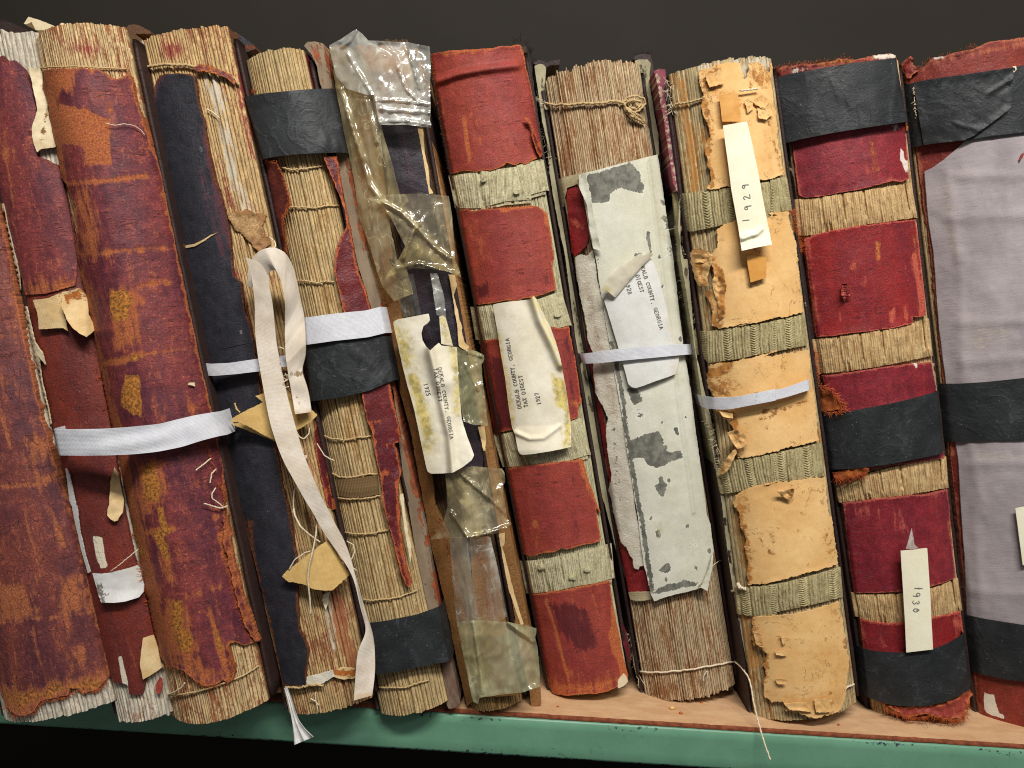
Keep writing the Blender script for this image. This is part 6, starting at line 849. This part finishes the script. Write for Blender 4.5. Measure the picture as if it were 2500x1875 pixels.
# ------------------------------------------------------------------ tapes and ties that can be lifted away
RG = 'cotton tape ties round the ledgers'
def tie(label, surf, name, tp, bt, **k): return tag(strip(surf, name, tp, bt, **k), label, 'ribbon', RG)
S12 = Surf((-60, 90), (330, 90), (665, 1712), (287, 1752), b=.024, D=s2.D, um=1.15)
tie('wide white cotton tape tied across the two purple and rust ledgers at the left', S12, 'cotton_tape', '01:340,1112 480,1110 640,1108 800,1098 1000,1078 1120,1048 1240,1020 1345,1003', '01:375,1275 520,1277 700,1275 850,1268 1000,1252 1150,1222 1280,1180 1392,1152', mat=M['ribbon'], off=.0105, thick=.0008, bump=(.0012, 45), wrapL=.04, wrapR=.04, ridge=lambda u, t: .0006*np.sin(t*9+u*5)*np.exp(-((u-.5)/.3)**2))
tie('narrow white cotton tape round the ledger with the black leather remnant', s3.clone(um=1.15, b=.012), 'cotton_tape', '01:1270,690 1330,696 1450,690 1600,668 1700,652 | 11:150,655 260,640', '01:1290,768 1350,772 1500,760 1620,745 1720,735 | 11:180,720 265,712', mat=M['ribbon'], off=.0075, thick=.0008, wrapL=.03, bump=(.0006, 40))
tie('wide white herringbone tape above the middle black strap of the cream folded ledger', S4W, 'cotton_tape', '11:372,404 440,394 540,380 650,368 760,358 852,334', '11:383,575 470,563 560,550 680,538 780,526 884,500', mat=M['ribbon'], off=.0062, thick=.0008, wrapL=.03, wrapR=.05, bump=(.0006, 40))
tie('narrow white cotton tape round the paper wrapped 1928 ledger', s7.clone(um=1.15, b=.016), 'cotton_tape', '21:578,632 660,622 760,606 900,592 1070,580 1180,572 1300,570', '21:598,694 690,690 800,678 950,664 1080,652 1200,640 1310,632', mat=M['ribbon'], off=.0085, thick=.0008, wrapL=.03, wrapR=.05, bump=(.0006, 40))
tie('narrow white cotton tape round the tan suede 1929 ledger', s8.clone(um=1.06, b=.016), 'cotton_tape', '21:1345,898 1420,910 1550,905 1700,876 1815,850 | 31:100,890 300,850 450,795', '21:1375,980 1430,985 1500,985 1660,955 1815,925 | 31:100,955 300,910 455,862', mat=M['ribbon'], off=.0085, thick=.0008, wrapL=.03, wrapR=.03, bump=(.0006, 40))
# the long looped tie hanging over book 3
S3R = s3.clone(um=1.4, b=.010)
def runs(l): return lambda u, t, Q: np.interp(u, np.linspace(0, 1, len(l)), l)+.0008*np.sin(u*30+t*3)
tag(strip(S3R, 'long_tie', '01:1555,20 1580,90 1600,180 1615,330 1612,480 | 11:75,640 95,760 120,900 150,1060 190,1190 240,1320 310,1440 385,1580 | 12:415,20 480,150 570,280 650,390 690,480 715,600 745,720 775,800 730,860 706,920 700,1000 692,1110 684,1232', '01:1700,80 1712,140 | 11:135,160 165,280 180,420 192,560 215,680 238,790 270,930 305,1060 330,1150 375,1300 420,1400 470,1530 | 12:520,20 560,110 610,190 655,300 690,430 718,530 745,630 775,720 805,810 815,880 818,960 820,1040 812,1120 800,1200', M['ribbon2'], None, .010, .0008, nu=130, nv=8, bump=(.0012, 40), lift=runs([.012, .008, .004, .004, .006, .008, .010, .006, .005, .006, .004, .004, .006]), masks=[(0, 'l', '11:200,640 250,800', 4, .6), (1, 'l', '12:690,1225 800,1195', 7, .9)]), 'long cream cotton tie hanging down over the black leather remnant with a frayed cut end', 'ribbon', RG)
tag(strip(S3R, 'loop_tie', 'P:604,700 605,660 614,630 636,609 668,602 697,616 716,652 728,700 | 11:345,290 368,380 378,500 380,640 352,740 385,830 402,900 416,1000', 'P:655,705 652,682 655,664 666,656 678,664 688,692 694,725 | 11:250,300 248,400 248,520 252,640 268,760 285,850 300,940 312,1015', M['ribbon2'], None, .013, .0008, nu=110, nv=8, bump=(.0012, 40), lift=runs([.004, .009, .014, .014, .010, .006, .004, .006, .002, .003, .004]), masks=[(0, 'l', '11:290,765 360,760', 6, .7), (0, 'l', '11:300,240 350,330', 8, .4), (1, 'l', '11:310,1010 416,1000', 5, .8), (0, 'l', '11:330,900 345,980', 5, .4)]), 'short cream loop of cotton tie folded over beside the herringbone tape', 'ribbon', RG)
_k = tag(tubes('tie_knot', [S3R.px(smoothline(P(l), 30), np.linspace(.006, .016, 30)) for l in ('11:180,600 215,590 240,600', '11:225,770 245,790 270,800 250,760', '11:232,780 262,760 275,790 240,810', '00:1705,1500 1740,1530 1745,1560 1730,1580', '11:60,110 90,130 135,120', '11:225,820 250,850 270,840')], M['cordp'], None, .0004, 5), 'tangle of loose cream threads at the foot of the cotton loop', 'thread'); _k['kind'] = 'stuff'
tag(strip(s3.clone(um=1.3), 'tie_tail', '12:243,1155 262,1220 280,1300 295,1380 303,1450 306,1514', '12:262,1150 290,1230 312,1300 335,1360 375,1415 427,1464', M['greytape'], None, .006, .0007, nu=40, nv=10, bump=(.001, 20), lift=lambda u, t, Q: .008*u+.002*np.sin(t*14)*u), 'pale cotton tape tail fanning out over the green shelf lip', 'ribbon', RG)
TG = 'tan cloth corner tabs'
def tab(label, s, lift, masks=None):
    o, of, pl = patch(None, S3R, 'cloth_tab', s, M['tab'], off=.006, thick=.0009, rag=1.6, ragf=.5, bump=(.001, 40), step=4, lift=lift, masks=masks); del o['offp']; return tag(o, label, 'cloth tab', TG)
tab('folded tan cloth tab behind the cotton tie, its upper one', '01:1458,1062 1472,1040 1488,1028 1560,990 1665,938 | 11:60,900 150,870 242,845 290,895 360,940 452,1022 400,1070 320,1118 250,1150 195,1182 120,1150 40,1105 -40,1065', lambda q: .004+.003*np.sin(q[:, 0]/40))
o, of, pl = patch(None, S3R, 'cloth_tab', '01:1460,1075 1600,1130 1740,1185 | 11:190,1192 320,1128 300,1100 150,1120 0,1060', M['tab'], off=.0045, thick=.0009, rag=1.6, ragf=.5, step=4); del o['offp']; tag(o, 'back layer of the folded tan cloth tab showing a toothed edge below it', 'cloth tab', TG)
tab('lower tan cloth tab with pinked edge hanging above the cotton tie end', '12:230,448 255,415 290,388 400,305 470,250 522,218 545,225 562,255 595,335 625,385 658,436 610,480 548,536 490,535 430,530 370,498 310,485 268,482', lambda q: .004+.002*np.sin(q[:, 0]/30))
LT = np.array([.008, .011, .013, .011, .008])
for l, lab in (('12:300,0 310,60 345,130 400,180 470,230', 'curved loose thread dipping behind the lower tan cloth tab'), ('12:440,-60 452,60 445,180 425,280 400,380 392,470 405,580 412,690', 'long loose cream thread hanging straight down over the lower tan cloth tab')):
    tag(tubes('loose_thread', [S3R.px(smoothline(P(l), 60), np.interp(np.linspace(0, 4, 60), range(5), LT))], M['cordp'], None, .00055, 6), lab, 'thread', 'loose threads over the tan tabs')
for l in ('11:440,1480 425,1560 440,1640', '11:330,1430 305,1500 300,1640', '12:275,400 310,340 370,300 410,285', '12:560,290 600,340 660,380 700,410', '12:640,225 680,245 690,290 670,340', '11:320,1120 340,1160 370,1170 400,1140 405,1100', '11:450,1200 500,1280 560,1310'): cord(b3, S3R, 'loose_thread', l, M['cordp'], off=.009, r=.0005, twist=0, n=40)
cord(b3, S3R, 'loose_thread', '01:1485,945 1500,985 1520,1002', M['tab'], off=.011, r=.0006, twist=1500, n=30)

# ------------------------------------------------------------------ crumbs on the shelf
for i, (q, r) in enumerate([('22:1143,1278', .0022), ('22:1198,1308', .0015), ('22:1330,1240', .001), ('22:420,1265', .0009), ('32:640,1380', .001)]):
    d = rays(P(q))[0]; c = CPOS+d*((.001-CZ)/d[2]); th = np.linspace(0, 2*np.pi, 9)[:-1]; V = []
    for k, (z, s_) in enumerate(((-.0008, .7), (.2*r, 1), (.8*r, .6))): V += [(c[0]+r*s_*(1+.6*rng.normal(0, .3))*math.cos(t), c[1]+r*s_*.7*math.sin(t), .0002+max(0, z)) for t in th]
    F = [(k*8+j, k*8+(j+1) % 8, k*8+8+(j+1) % 8, k*8+8+j) for k in (0, 1) for j in range(8)]+[list(range(16, 24)), list(range(8))[::-1]]
    tag(mesh_obj('leather_crumb', V, F, M['fibre' if i else 'tan8']), ['largest leather crumb on the bare shelf below the 1928 ledger', 'small crumb just right of the largest crumb on the shelf', 'tiny crumb touching the right foot of the 1928 ledger', 'tiny crumb below the foot of the brick red 1927 ledger', 'tiny crumb in front of the crimson 1930 ledger'][i], 'crumb', 'crumbs on the shelf')
for o in S.objects:
    for k in ('_o', 'offp'):
        if k in o: del o[k]
